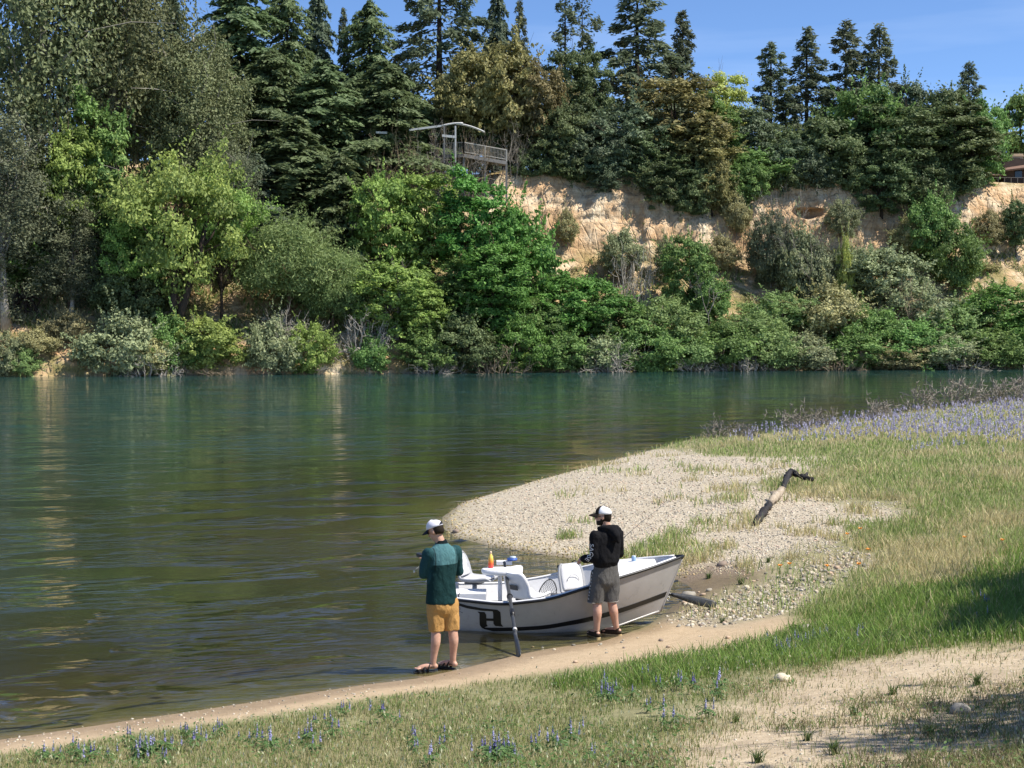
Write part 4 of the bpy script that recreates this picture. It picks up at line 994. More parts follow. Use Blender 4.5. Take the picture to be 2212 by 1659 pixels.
# --- gravel and stones
def stone_proto(seed, fl=.6, sub=1):
    bm = bmesh.new(); bmesh.ops.create_icosphere(bm, subdivisions=sub, radius=1)
    r = random.Random(seed)
    for v in bm.verts:
        k = 1 + .28*mnoise.noise(v.co*1.1 + Vector((seed*3.1, seed, 0))); v.co = Vector((v.co.x*k, v.co.y*k*.8, v.co.z*k*fl))
    V = np.array([v.co[:] for v in bm.verts]); T = np.array([[v.index for v in f.verts] for f in bm.faces]); bm.free(); return V, T
t = NT('pebbles'); t.done(t.mix(.35, t.attr('col', 'Color'), t.mix(1.0, t.attr('col', 'Color'), t.ramp(t.noise(60, 3, .6, t.pos()), [(.3, (.6,.6,.6)), (.7, (1.2,1.2,1.2))]), 'MULTIPLY')), .85, spec=.2); PEB = t.m
def pebbles(name, label, P, r, size, cols, protos):
    V_, T_, C_, n0 = [], [], [], 0; which = r.integers(len(protos), size=len(P))
    for i, (PV, PT) in enumerate(protos):
        k = np.where(which == i)[0]; m = len(k); a = r.random(m)*6.283; ca, sa = np.cos(a)[:, None], np.sin(a)[:, None]
        v = PV[None]*size[k][:, None, None]; x = v[..., 0]*ca - v[..., 1]*sa; y = v[..., 0]*sa + v[..., 1]*ca
        tl = r.normal(size=(m, 1))*.25; z = v[..., 2] + x*tl
        V_.append((np.stack([x, y, z], -1) + P[k][:, None]).reshape(-1, 3)); T_.append((PT[None] + (np.arange(m)*len(PV))[:, None, None]).reshape(-1, 3) + n0)
        C_.append(np.repeat(cols[k], len(PV), 0)); n0 += m*len(PV)
    o = obj(name, np_mesh(name, np.concatenate(V_), None, np.concatenate(T_), {'col': np.concatenate(C_)}, True), PEB); tag(o, label, 'gravel', None, 'stuff'); return o
PR = [stone_proto(s, .5 + .1*(s % 3)) for s in range(6)]
def stonecol(r, n, yel=None):
    b = .29 + .33*r.random(n)**1.2; warm = r.random(n)
    c = np.stack([b, b*(.93 - .06*warm), b*(.80 - .16*warm)], 1)
    pk = r.random(n) < .2; c[pk] *= np.array([1.05, .9, .86]); dk = r.random(n) < .16; c[dk] *= .5
    if yel is not None: c = lerp3(c, c*np.array([.98, .90, .52]), yel)
    return c
P, r = scatter(30000, 930, 2000, 960, 1270, 71); W = weights(P)
k = (r.random(len(P)) < c01(W['gravel']*2.5 + .35)) & (P[:, 2] > -.03); P = P[k]; n = len(P)
yel = c01(1.35 - P[:, 2]/.13 + .4*W['nz'][k])*.9; wetk = (1 - .55*(1 - sstep(.0, .05, P[:, 2] + .015*r.normal(size=n))))[:, None]
pebbles('gravel_bar', 'pale rounded gravel covering the bar behind the boat', P, r, (.010 + .018*r.random(n)**1.7)*(P[:, 1]/26)**.7*1.15, stonecol(r, n, yel)*wetk, PR)
P, r = scatter(8000, -150, 1720, 1330, 1690, 72); W = weights(P)
k = (r.random(len(P)) < c01(W['sand']*5 + .1)*(.10 + .9*c01((-P[:, 0] - .9)*.8)) * .9) & (W['shore'] > -.1); P = P[k]; n = len(P)
pebbles('shore_pebbles', 'small pale pebbles along the sandy water edge', P, r, .006 + .016*r.random(n)**2, stonecol(r, n), PR)
P, r = scatter(7000, 1400, 1920, 1180, 1370, 73); W = weights(P)
k = r.random(len(P)) < c01(W['cobble']*2.5 + .15)*.8; P = P[k]; n = len(P)
pebbles('cobble_gravel', 'loose stones between the cobbles beside the bow', P, r, .014 + .035*r.random(n)**2, stonecol(r, n), PR)
P, r = scatter(22000, 1250, 2420, 1380, 1760, 74); W = weights(P)
k = r.random(len(P)) < c01(W['dry']*1.5)*.45; P = P[k]; n = len(P)
pebbles('dry_litter', 'small stones and crumbs on the dry bare patch', P, r, .004 + .012*r.random(n)**2.5, stonecol(r, n)*.95, PR)
# stones one can pick out
PB = []
for s in range(6):
    V, T = stone_proto(20+s, .55, 2); m = np_mesh('stone', V, None, T, {'col': np.tile(stonecol(np.random.default_rng(s), 1), (len(V), 1))}, True); m.materials.append(PEB); PB.append(m)
def stone(px, py, sz, label, group, i):
    P, _ = hit(np.array([px*1.]), np.array([py*1.])); o = bpy.data.objects.new('stone', PB[i % 6]); COL.objects.link(o)
    o.location = P[0] + np.array([0, 0, sz*.2]); o.scale = (sz,)*3; o.rotation_euler = (rr_.gauss(0, .15), rr_.gauss(0, .15), rr_.random()*6.28); tag(o, label, 'stone', group)
for i in range(110):
    u = rr_.random(); px = 1475 + 400*u + rr_.gauss(0, 12); py = 1322 - 108*u + rr_.gauss(0, 15)
    stone(px, py, .024 + .04*rr_.random()**2, 'pale rounded cobble in the stone patch right of the bow', 'cobbles right of the bow', i)
for i in range(26):
    stone(rr_.uniform(1120, 1640), 1395 + rr_.gauss(0, 14) - 0, .018 + .03*rr_.random()**2, 'small pale stone on the sand in front of the boat', 'stones on the sand', i)
for px, py, sz, lab in [(1487,1290,.13,'grey stone in the shallow water right of the bow'),(1740,1362,.11,'flat sandy stone at the edge of the green grass'),(985,1150,.09,'flat grey stone at the tip of the gravel bar'),(1560,1222,.10,'tan stone at the inner edge of the gravel bar'),(1690,1470,.10,'half buried stone at the edge of the dry patch'),(2075,1540,.1,'pale stone in the dry patch at right')]:
    stone(px, py, sz, lab, None, rr_.randrange(6))

# --- burnt driftwood on the bar
t = NT('charred_wood'); n1 = t.noise(14, 5, .7, t.coord('Object', (1, 1, 1))); t.done(t.ramp(n1, [(.35, (.008,.007,.007)), (.62, (.035,.028,.022)), (.8, (.16,.13,.10))]), .6, t.bump(n1, .8, .05), .3); CHAR = t.m
t = NT('weathered_wood'); n1 = t.noise(10, 5, .7, t.coord('Object')); t.done(t.ramp(n1, [(.3, (.22,.17,.12)), (.7, (.48,.41,.32))]), .85, t.bump(n1, .8, .03), .1); WOOD = t.m
def px_path(pts):
    P, _ = hit(np.array([p[0] for p in pts], float), np.array([p[1] for p in pts], float)); P[:, 2] += np.array([p[2] for p in pts]); return P
def rough_tube(mb, path, rad, n=10, seed=0, k=.42):
    i0 = mb.n; path = np.asarray(path); s = np.linspace(0, 1, len(path)); ss = np.linspace(0, 1, len(path)*5)
    pp = np.stack([np.interp(ss, s, path[:, a]) for a in range(3)], 1); rd = np.interp(ss, s, rad)
    mb.tube(pp, rd, n); V = mb.V[-1]; ctr = np.repeat(pp, n, 0); d = V[:len(ctr)] - ctr
    V[:len(ctr)] = ctr + d*(1 + k*vnoise(V[:len(ctr)]*9 + seed, 3) + k*.6*vnoise(V[:len(ctr)]*23 + seed, 5))[:, None]
    return mb
dw = empty('driftwood', px_path([(1665,1105,0)])[0]); tag(dw, 'charred crooked driftwood log lying on the gravel bar', 'driftwood')
off = np.array(dw.location)
A = px_path([(1632,1136,.03),(1650,1112,.07),(1668,1092,.09)]) - off
rough_tube(MB(), A, [.065, .08, .06], seed=1).build('charred_end', CHAR, dw, True)
A = px_path([(1664,1096,.09),(1676,1082,.10),(1692,1066,.10)]) - off
rough_tube(MB(), A, [.07, .095, .06], seed=2).build('bare_trunk', WOOD, dw, True)
A = px_path([(1690,1068,.09),(1698,1052,.16),(1708,1042,.26),(1722,1046,.24)]) - off
rough_tube(MB(), A, [.055, .07, .075, .055], seed=3).build('bent_limb', CHAR, dw, True)
A = px_path([(1718,1046,.22),(1736,1050,.2),(1756,1052,.18)]) - off
rough_tube(MB(), A, [.06, .065, .05], seed=4).build('limb', CHAR, dw, True)
for i, (a_, b_, r_, m_) in enumerate([((1672,1086,.10),(1664,1078,.15),.03,WOOD),((1738,1050,.20),(1744,1046,.26),.028,CHAR)]):
    A = px_path([a_, ((a_[0]+b_[0])/2+2, (a_[1]+b_[1])/2, (a_[2]+b_[2])/2+.03), b_]) - off; rough_tube(MB(), A, [r_*1.6, r_, r_*.5], 8, seed=9+i).build('stub', m_, dw, True)

# --- leafless shrubs along the edge of the peninsula
for i, (px, py, wm, hm, lab) in enumerate([(1550,945,1.5,.75,'leafless shrub nearest the gravel, above the water'),(1612,938,.8,.5,'tiny leafless shrub second along the edge'),(1730,908,2.4,1.0,'leafless shrub above the purple flowers, third along the edge'),(1768,905,1.6,.8,'leafless shrub beside the third one'),(1870,888,2.4,1.0,'leafless grey shrub in the middle of the edge'),(1915,884,1.8,.8,'low leafless shrub right of the middle'),
        (2010,868,2.6,1.3,'wide leafless shrub left of the rightmost group'),(2065,862,2.6,1.5,'dense leafless shrub in the rightmost group'),(2130,858,2.4,1.2,'leafless shrub third from the right edge'),(2180,850,2.4,1.3,'leafless shrub second from the right edge'),(2225,846,2.4,1.6,'leafless shrub cut by the right edge')]):
    P, _ = hit(np.array([px*1.]), np.array([py*1.])); 
    for dy in range(0, 80, 3):
        P, _ = hit(np.array([px*1.]), np.array([py + dy*1.]))
        if P[0, 2] > .2 and P[0, 1] < 95: break
    o = empty('bare_shrub', P[0], i*1.3, (wm/2.4, wm/2.4, hm/1.0)); tag(o, lab, 'shrub', 'leafless shrubs on the peninsula edge')
    inst('branches', PROTO[('shrub_a', 'shrub_b')[i % 2]][1], BK['grey'], o)
# straw and dead tufts scattered over the dry patch
P, r = scatter(75000, 1250, 2420, 1380, 1760, 75); W = weights(P)
k = r.random(len(P)) < c01(W['dry']*1.5)*c01(.10 + 2.4*W['nz'] + .9*W['nz2'])*.9; P = P[k]; n = len(P)
V, Q, T, C = blades(P, r, .015 + .10*r.random(n)**2.2, .0016 + .0022*r.random(n), 1.1, np.where((r.random(n) < .45)[:, None], lerp3(np.array((.13,.10,.06)), np.array((.30,.24,.13)), r.random(n)), lerp3(GREEN_A*.7, GREEN_B*.8, r.random(n))))
o = obj('dry_tufts', np_mesh('dry_tufts', V, Q, T, {'col': C}), GRASS); tag(o, 'thin dead tufts scattered over the dry bare patch', 'dry grass', None, 'stuff')
# weed clumps on the dry patch and among the cobbles
wd_m = []
for sd in range(3):
    r = np.random.default_rng(400+sd); n = 44; a = r.random(n)*6.283; P = np.stack([np.cos(a), np.sin(a), np.zeros(n)], 1)*(.05*r.random(n))[:, None]
    V, Q, T, C = blades(P, r, .06 + .14*r.random(n), .004 + .004*r.random(n), .9, lerp3(np.array((.05,.10,.03)), np.array((.16,.20,.07)), r.random(n)))
    m = np_mesh('weed_clump', V, Q, T, {'col': C}); m.materials.append(GRASS); wd_m.append(m)
for i, (px, py, s, lab) in enumerate([(1635,1648,1.1,'dark green weed at the bottom edge of the dry patch'),(1845,1545,1.2,'weed in the middle of the dry patch'),(2010,1590,1.1,'weed at the right of the dry patch'),(1745,1600,1.,'small weed left in the dry patch'),(1590,1560,1.,'weed at the left corner of the dry patch'),(2110,1480,1.3,'weed at the upper right of the dry patch'),(1530,1250,1.3,'green weed between mud and cobbles'),(1600,1262,1.6,'large green weed above the cobbles'),(1660,1215,1.2,'weed on the inner edge of the bar'),(1560,1345,1.,'weed low in the cobble patch'),(1930,1500,1.2,'weed on the upper dry patch'),(1800,1630,1.3,'weed at the bottom of the dry patch')]):
    P, _ = hit(np.array([px*1.]), np.array([py*1.])); o = bpy.data.objects.new('weed_clump', wd_m[i % 3]); COL.objects.link(o); o.location = P[0]; o.scale = (s*.62,)*3; o.rotation_euler = (0, 0, i*1.1); tag(o, lab, 'weed', 'weeds on the near bank')
# --- oak standing out of frame on the right: casts the shade on the right edge
so_ = empty('oak_tree', (11.8, 16.6, float(gz(11.8, 16.6)) - .1), .7, (.72, .72, .72)); tag(so_, 'shade oak on the near bank just right of the frame', 'tree')
inst('crown', PROTO['round_c'][0], LM['oak'], so_); inst('trunk', PROTO['round_c'][1], BK['dark'], so_)
so_ = empty('bare_tree', (7.4, 8.9, float(gz(7.4, 8.9)) - .1), .2, (.9, .9, .85)); tag(so_, 'thin leafless sapling on the near bank right of the frame', 'tree')
inst('branches', PROTO['bare_big'][1], BK['brown'], so_)
so_ = empty('alder_tree', (8.9, 8.6, float(gz(8.9, 8.6)) - .1), 1.2, (.50, .50, .62)); tag(so_, 'thin leafed alder on the near bank right of the frame', 'tree')
inst('crown', PROTO['open_a'][0], LM['bright'], so_); inst('trunk', PROTO['open_a'][1], BK['dark'], so_)

# ------------------------------------------------------------------ drift boat
from mathutils.bvhtree import BVHTree
def remesh(mb, voxel, it=6, name='m', fac=.5):
    o = bpy.data.objects.new('tmp', mb.mesh(name)); COL.objects.link(o)
    m = o.modifiers.new('r', 'REMESH'); m.mode = 'VOXEL'; m.voxel_size = voxel; m.use_smooth_shade = True
    if it: s = o.modifiers.new('s', 'SMOOTH'); s.factor = fac; s.iterations = it
    dg = bpy.context.evaluated_depsgraph_get(); me = bpy.data.meshes.new_from_object(o.evaluated_get(dg)); me.name = name
    bpy.data.objects.remove(o); me.polygons.foreach_set('use_smooth', np.ones(len(me.polygons), bool)); return me
def get_co(me):
    a = np.empty(len(me.vertices)*3); me.vertices.foreach_get('co', a); return a.reshape(-1, 3)
def get_no(me):
    a = np.empty(len(me.vertices)*3, np.float32); me.vertex_normals.foreach_get('vector', a); return a.reshape(-1, 3)
def bvh(me): return BVHTree.FromPolygons([tuple(v.co) for v in me.vertices], [tuple(p.vertices) for p in me.polygons])
def solid(o, th, off=-1.0, bevel=None, sub=0):
    m = o.modifiers.new('solid', 'SOLIDIFY'); m.thickness = th; m.offset = off
    if bevel: b = o.modifiers.new('bevel', 'BEVEL'); b.width = bevel; b.segments = 2; b.limit_method = 'ANGLE'
    if sub: b = o.modifiers.new('sub', 'SUBSURF'); b.levels = sub; b.render_levels = sub
    return o
GEL = plain('shade_grey_gelcoat', (.47,.45,.435), .3, .025, 6, spec=.5)  # white hull toned down to grey, the near side's shade put into the colour
t = NT('shade_grey_scuffed_gelcoat'); oc = t.coord('Object'); zc_ = t.new('SeparateXYZ'); t.l.new(oc, zc_.inputs[0]); f1 = t.noise(5, 5, .65, oc); f2 = t.noise(26, 4, .7, t.coord('Object', (.25, 1, 1.6)))
cg = t.ramp(f1, [(.3, (.355,.340,.328)), (.7, (.41,.394,.382))]); dirt = t.math('MULTIPLY', t.maprange(zc_.outputs[2], .22, -.08), t.maprange(f2, .42, .7))  # base grey holds the hull's shade; dirt low on the sides
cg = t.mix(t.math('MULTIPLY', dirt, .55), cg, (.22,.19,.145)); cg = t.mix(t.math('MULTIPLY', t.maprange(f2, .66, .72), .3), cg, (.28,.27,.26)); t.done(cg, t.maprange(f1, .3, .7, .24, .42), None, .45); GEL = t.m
GELI = plain('white_interior', (.72,.72,.73), .45, .09, 7, spec=.4)
BLK = plain('black_trim', (.012,.012,.013), .4, .2, 20)
GREY = plain('grey_plastic', (.35,.36,.38), .5, .1, 12)
CUSH = plain('grey_vinyl', (.62,.62,.63), .42, .04, 14, .15)
SEATW = plain('seat_white', (.78,.78,.79), .4, .03, 10)
DKG = plain('dark_plate', (.06,.06,.065), .5, .15, 20)
OARM = plain('oar_composite', (.05,.052,.055), .35, .35, 30, .1)
ALU = plain('aluminium', (.45,.46,.47), .35, .1, 20, metal=.8)
BO = np.array([.54, 20.5, 0.0])
boat = empty('drift_boat', BO); tag(boat, 'white drift boat with black trim pulled up on the sand', 'boat')
def curve(ts, vs):
    f = np.linspace(0, 1, 401); y = np.interp(f, ts, vs); k = np.ones(41)/41; p = np.concatenate([y[0] - (y[1:21][::-1]-y[0]), y, 2*y[-1] - y[-21:-1][::-1]])
    y2 = np.convolve(p, k, 'valid'); return lambda t: np.interp(t, f, y2)
hb_g = curve([0,.15,.32,.49,.66,.834,.93,1], [.42,.62,.82,.90,.80,.5,.24,.012])
hb_c = curve([0,.15,.32,.49,.66,.8,.92,1], [.30,.46,.58,.62,.56,.40,.16,.006])
z_g = curve([0,.15,.32,.49,.66,.834,.93,1], [.46,.44,.41,.495,.675,.815,.885,.94])
z_c = curve([0,.15,.32,.49,.66,.8,.92,1], [-.10,-.13,-.13,-.11,-.065,.02,.11,.165])
def hull(t, v, side, inset=0.0):
    t = .085 + .915*np.asarray(t, float); v = np.asarray(v, float)
    xg, xc = -1.3 + 3.68*t, -1.18 + 3.25*t
    y = hb_c(t)*(1-v) + hb_g(t)*v + .035*np.sin(np.pi*v)*np.minimum(1, hb_g(t)*3)
    x = xc*(1-v) + xg*v; z = z_c(t)*(1-v) + z_g(t)*v
    y = np.maximum(y - inset, .002)
    return np.stack([x - BO[0] + inset*0, side*y, z], -1)
tt = np.linspace(0, 1, 61); vv = np.linspace(0, 1, 13); TT, VV = np.meshgrid(tt, vv, indexing='ij')
mb = MB()
for s in (-1, 1): mb.grid(hull(TT, VV, s))
def floor_grid(z_off, inset, t1=1.0):
    ts = np.linspace(0, t1, 50); ws = np.linspace(-1, 1, 9)
    c = hull(ts, np.full(50, 0.0), 1, inset); return np.stack([np.stack([c[:, 0], c[:, 1]*w_, c[:, 2] + z_off - .03*(1-w_*w_)], -1) for w_ in ws], 1)
mb.grid(floor_grid(0, 0))
tr = np.stack([np.stack([hull(0, v, 1)*np.array([1, w_, 1]) for w_ in np.linspace(-1, 1, 7)]) for v in vv]); mb.grid(tr)
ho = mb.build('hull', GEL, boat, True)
mb = MB()
ti = np.linspace(.012, .965, 60); TI, VI = np.meshgrid(ti, np.linspace(.16, 1, 9), indexing='ij')
for s in (-1, 1):
    G = hull(TI, VI, s, .045); mb.grid(G)
    mb.grid(np.stack([hull(ti, np.full(60, 1.0), s) + np.array([0, 0, .001]), hull(ti, np.full(60, 1.0), s, .045)], 1))
tr = np.stack([np.stack([hull(.012, v, 1, .045)*np.array([1, w_, 1]) for w_ in np.linspace(-1, 1, 5)]) for v in np.linspace(.16, 1, 5)]); mb.grid(tr)
mb.build('inner_hull', GELI, boat, True)
mb = MB(); mb.grid(floor_grid(.10, .03, .93)); mb.build('floor', GELI, boat, True)
for s in (-1, 1):
    r_ = hull(tt, np.full(61, 1.0), s); r_[:, 1] += s*.012
    MB().tube(r_ + np.array([0, 0, -.004]), .019, 8).build('rub_rail', BLK, boat, True)
    c_ = hull(ti, np.full(60, 1.0), s, .03) + np.array([0, 0, .012]); MB().tube(c_, .024, 8, squash=.6).build('gunwale_cap', GELI, boat, True)
r_ = np.array([hull(0, 1., 1)*np.array([1, w_, 1]) for w_ in np.linspace(-1, 1, 9)]); MB().tube(r_, .02, 8).build('transom_rail', BLK, boat, True)
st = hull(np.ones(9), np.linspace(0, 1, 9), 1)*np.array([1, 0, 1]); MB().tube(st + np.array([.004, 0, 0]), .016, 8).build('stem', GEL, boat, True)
tip = st[-1]; mb = MB(); mb.tube([tip + np.array([-.035, 0, -.075]), tip + np.array([-.008, 0, -.02]), tip + np.array([.0, 0, .012])], [.012, .024, .026], 8); mb.build('bow_cap', BLK, boat, True)
lk = st[2]; th = np.linspace(0, 2*np.pi, 13); MB().tube(np.stack([lk[0] + .03 + .025*np.cos(th), 0*th, lk[2] - .02 + .025*np.sin(th)], 1), .005, 6).build('bow_eye', ALU, boat, True)
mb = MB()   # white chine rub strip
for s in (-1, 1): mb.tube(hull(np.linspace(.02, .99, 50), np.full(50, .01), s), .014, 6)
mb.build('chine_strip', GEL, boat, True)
# black graphics: laid on the near side of the hull
tb = np.linspace(0, 1, 161); vb = np.linspace(0, 1, 81); TB, VB = np.meshgrid(tb, vb, indexing='ij'); HB = hull(TB, VB, -1); HPX = np.stack(project(HB + BO), -1)
def on_hull(px, py, lift=.004):
    px = np.asarray(px, float); out = np.zeros(px.shape + (3,))
    for ix in np.ndindex(px.shape):
        d = (HPX[..., 0] - px[ix])**2 + (HPX[..., 1] - py[ix])**2; i, j = np.unravel_index(np.argmin(d), d.shape)
        t0, v0 = tb[i], vb[j]
        for _ in range(3):
            e = 1e-3; p = np.stack([hull(t0, v0, -1), hull(min(t0+e, 1), v0, -1), hull(t0, min(v0+e, 1.05), -1)]) + BO
            q = np.stack(project(p), -1); J = np.stack([(q[1]-q[0])/e, (q[2]-q[0])/e], 1)
            dt = np.linalg.lstsq(J, np.array([px[ix], py[ix]]) - q[0], rcond=None)[0]; t0 = np.clip(t0 + dt[0], .001, .999); v0 = np.clip(v0 + dt[1], .001, .999)
        p = hull(t0, v0, -1); n = unit(np.cross(hull(t0+1e-3, v0, -1) - p, hull(t0, v0+1e-3, -1) - p)); n = n if n[1] < 0 else -n
        out[ix] = p + n*lift
    return out
def decal(top, bot, n=24):
    """strip between two picture curves"""
    s = np.linspace(0, 1, n)
    def c(pts): pts = np.array(pts, float); u = np.linspace(0, 1, len(pts)); return np.stack([np.interp(s, u, pts[:, 0]), np.interp(s, u, pts[:, 1])], 1)
    a, b = c(top), c(bot); k = np.linspace(0, 1, 4)[None, :, None]; G = a[:, None]*(1-k) + b[:, None]*k
    return on_hull(G[..., 0], G[..., 1])
DEC = plain('black_vinyl', (.014,.013,.013), .35, .1, 20)
v0_, v1_ = .27, .37
ts = np.linspace(.30, .992, 60); mb = MB(); G = np.stack([hull(ts, np.full(60, a), -1) + np.array([0, -.004, -.001]) for a in np.linspace(v0_, v1_, 4)], 1); mb.grid(G)
px0, py0 = project(hull(.30, v0_, -1) + BO); px1, py1 = project(hull(.30, v1_, -1) + BO)
G2 = np.stack([hull(ts, np.full(60, a), 1) + np.array([0, .004, -.001]) for a in np.linspace(v0_, v1_, 4)], 1); mb.grid(G2); mb.build('hull_stripe', DEC, boat)
mb = MB()
mb.grid(decal([(1031,1321),(1036,1325),(1036,1338),(1036.5,1350),(1042,1357)], [(1047,1322),(1050.5,1328),(1051,1338),(1051,1348),(1054,1352)]))
mb.grid(decal([(1040,1355),(1060,float(py1)+.5),(float(px1)+8,float(py1))], [(1046,1358.5),(1066,float(py0)+.6),(float(px0)+8,float(py0))]))
mb.grid(decal([(1064,1319),(1065.5,1325),(1065.5,1337),(1066,1347),(1070,1352)], [(1074,1317),(1081,1322),(1082,1335),(1082.5,1347),(1087,1353.5)]))
mb.grid(decal([(1050,1335.5),(1066,1335.8)], [(1050,1340.5),(1066,1341.3)], 8))
mb.grid(decal([(985,1301),(1010,1308),(1040,1313.5),(1076,1317.2)], [(985,1306.5),(1010,1314),(1040,1319),(1066,1320.5)]))
mb.build('hull_logo', DEC, boat)
mb = MB()
for pts in ([(990,1312),(993,1311),(994,1316),(990,1319)], [(990,1319),(996,1322),(1000,1324)], [(990,1329),(994,1330)]): 
    q = on_hull(np.array([p[0] for p in pts]), np.array([p[1] for p in pts])); mb.tube(q, .003, 4)
mb.build('hull_lettering', DEC, boat)
# seats
def seat(px, Y, z_pan, yaw, shell, cush, w=.42, back=.40, depth=.38, ped=True, label=None, plate=False):
    X = at(px, 1250, Y)[0]; loc = np.array([X, Y, z_pan]) - BO
    o = empty('seat', loc, yaw); o.parent = boat        # local +x is where the sitter faces
    if label: o['label'] = label
    prof = [(.55*depth, .0), (.50*depth, .012), (.2*depth, -.012), (-.2*depth, -.018), (-.40*depth, -.002), (-.47*depth, .05), (-.52*depth, .14), (-.60*depth, .5*back+.05), (-.68*depth, back*.9), (-.70*depth, back)]
    wid = [.74, .9, 1.0, 1.0, .98, .96, .97, .98, .86, .62]
    u = np.linspace(0, 1, 10); uf = np.linspace(0, 1, 40); pr = np.array(prof); pf = np.stack([np.interp(uf, u, pr[:, 0]), np.interp(uf, u, pr[:, 1])], 1); wf = np.interp(uf, u, wid)
    k = np.ones(5)/5
    for a in range(2): pf[2:-2, a] = np.convolve(pf[:, a], k, 'valid')
    wf[2:-2] = np.convolve(wf, k, 'valid')
    ss = np.linspace(-1, 1, 13); edge = np.abs(ss)**4*.05
    tg = np.gradient(pf, axis=0); nm = np.stack([-tg[:, 1], tg[:, 0]], 1); nm /= np.linalg.norm(nm, axis=1)[:, None]; nm *= np.where((nm @ np.array([.6, .8])) < 0, -1, 1)[:, None]
    G = np.stack([np.stack([pf[:, 0] + nm[:, 0]*e, np.full(40, s)*w/2*wf, pf[:, 1] + nm[:, 1]*e], -1) for s, e in zip(ss, edge)], 1)
    a = MB().grid(G).build('seat_shell', shell, o, True); solid(a, .028, 0)
    if cush:
        for nme, sl, k0 in (('seat_cushion', slice(2, 17), .8), ('back_cushion', slice(21, 38), .8)):
            q = pf[sl]; nn = nm[sl]; ww = wf[sl]; m = len(q); e2 = .03 + .022*(1 - np.abs(np.linspace(-1, 1, m))**4)[:, None]*(1 - np.abs(ss)**4)[None]
            ts_ = 1 - .12*np.abs(np.linspace(-1, 1, m))**6
            G = np.stack([np.stack([q[:, 0] + nn[:, 0]*e2[:, i], s*w/2*ww*k0*ts_, q[:, 1] + nn[:, 1]*e2[:, i]], -1) for i, s in enumerate(ss)], 1)
            a = MB().grid(G).build(nme, cush, o, True); solid(a, .03, 0)
        # piping seam on the back rest
        th = np.linspace(.15, np.pi-.15, 14); q = np.stack([np.full(14, -.49*depth+.052), .10*np.cos(th), .45*back + .10*np.sin(th) - .02], 1); MB().tube(q, .004, 5).build('seam', GREY, o, True)
    if plate:
        MB().box((-.47*depth - .080, 0, back*.45), (.012, .17, .065), np.array([[.98, 0, .2], [0, 1, 0], [-.2, 0, .98]])).build('name_plate', DKG, o)
    if ped:
        mb = MB(); mb.tube([(-.02, 0, -.02), (-.02, 0, -(z_pan - .0))], .035, 8); mb.build('pedestal', GREY, o, True)
        MB().box((-.02, 0, -.035), (.22, .22, .03)).build('swivel', DKG, o)
    return o
seat(1028, 20.75, .56, math.radians(-22), GREY, CUSH, .44, .36, .44, label='grey padded stern seat')
seat(1140, 20.28, .41, math.radians(46), SEATW, None, .46, .36, .46, plate=True, label='white rowing seat with dark name plate on its back')
seat(1251, 20.35, .42, math.radians(-58), GREY, CUSH, .44, .40, .40, label='grey padded front seat')
# floor boxes, side tray, knee brace
MB().box(at(1017, 1282, 20.2) - BO + np.array([0, 0, -.10]), (.42, .4, .26)).build('stern_box', GELI, boat)
MB().box(np.array([-.60, -.02, .12]), (.34, .8, .2)).build('stern_deck', GELI, boat)
a = MB().box(np.array([-1.25, .0, .28]), (.34, .72, .03)).build('stern_lid', GREY, boat)
MB().bar(at(1038, 1300, 19.85) - BO, at(1120, 1301, 19.85) - BO, .05, .03).build('side_tray', BLK, boat)
MB().bar(at(1190, 1285, 20.75) - BO, at(1236, 1291, 20.75) - BO, .26, .02).build('floor_mat', DKG, boat)
def plate(name, pts, th, m, parent, bev=.015):
    pts = np.array(pts, float); n = len(pts)
    if sum(pts[i, 0]*pts[(i+1) % n, 1] - pts[(i+1) % n, 0]*pts[i, 1] for i in range(n)) < 0: pts = pts[::-1]      # face up, thickness goes down
    me = bpy.data.meshes.new(name); me.from_pydata([tuple(p) for p in pts], [], [tuple(range(n))]); o = obj(name, me, m, parent); solid(o, th, -1, bev); return o
tz = .80; c = at(1086, 1232, 20.35) - BO
th = np.linspace(0, np.pi, 15); out = [(c[0] - .30, c[1] - .02, tz), (c[0] - .285, c[1] - .11, tz)] + [(c[0] + .28*math.cos(math.pi + a), c[1] - .10 - .15*math.sin(a), tz) for a in th[1:-1]] + [(c[0] + .275, c[1] - .10, tz), (c[0] + .28, c[1] + .2, tz), (c[0] + .18, c[1] + .22, tz), (c[0] + .10, c[1] + .11, tz), (c[0] - .10, c[1] + .09, tz), (c[0] - .22, c[1] + .06, tz)]
plate('knee_brace', out[::-1], .08, SEATW, boat, .03)
MB().box((c[0] + .02, c[1] + .30, tz + .02), (.22, .12, .05)).build('brace_shelf', SEATW, boat)
MB().tube([(c[0] - .04, c[1] + .02, tz - .05), (c[0] - .035, c[1] + .0, .02)], .03, 10).build('brace_post', GELI, boat, True)
MB().tube([(c[0] + .08, c[1] + .05, tz - .05), (c[0] + .1, c[1] + .05, .02)], .03, 10).build('brace_post', GREY, boat, True)
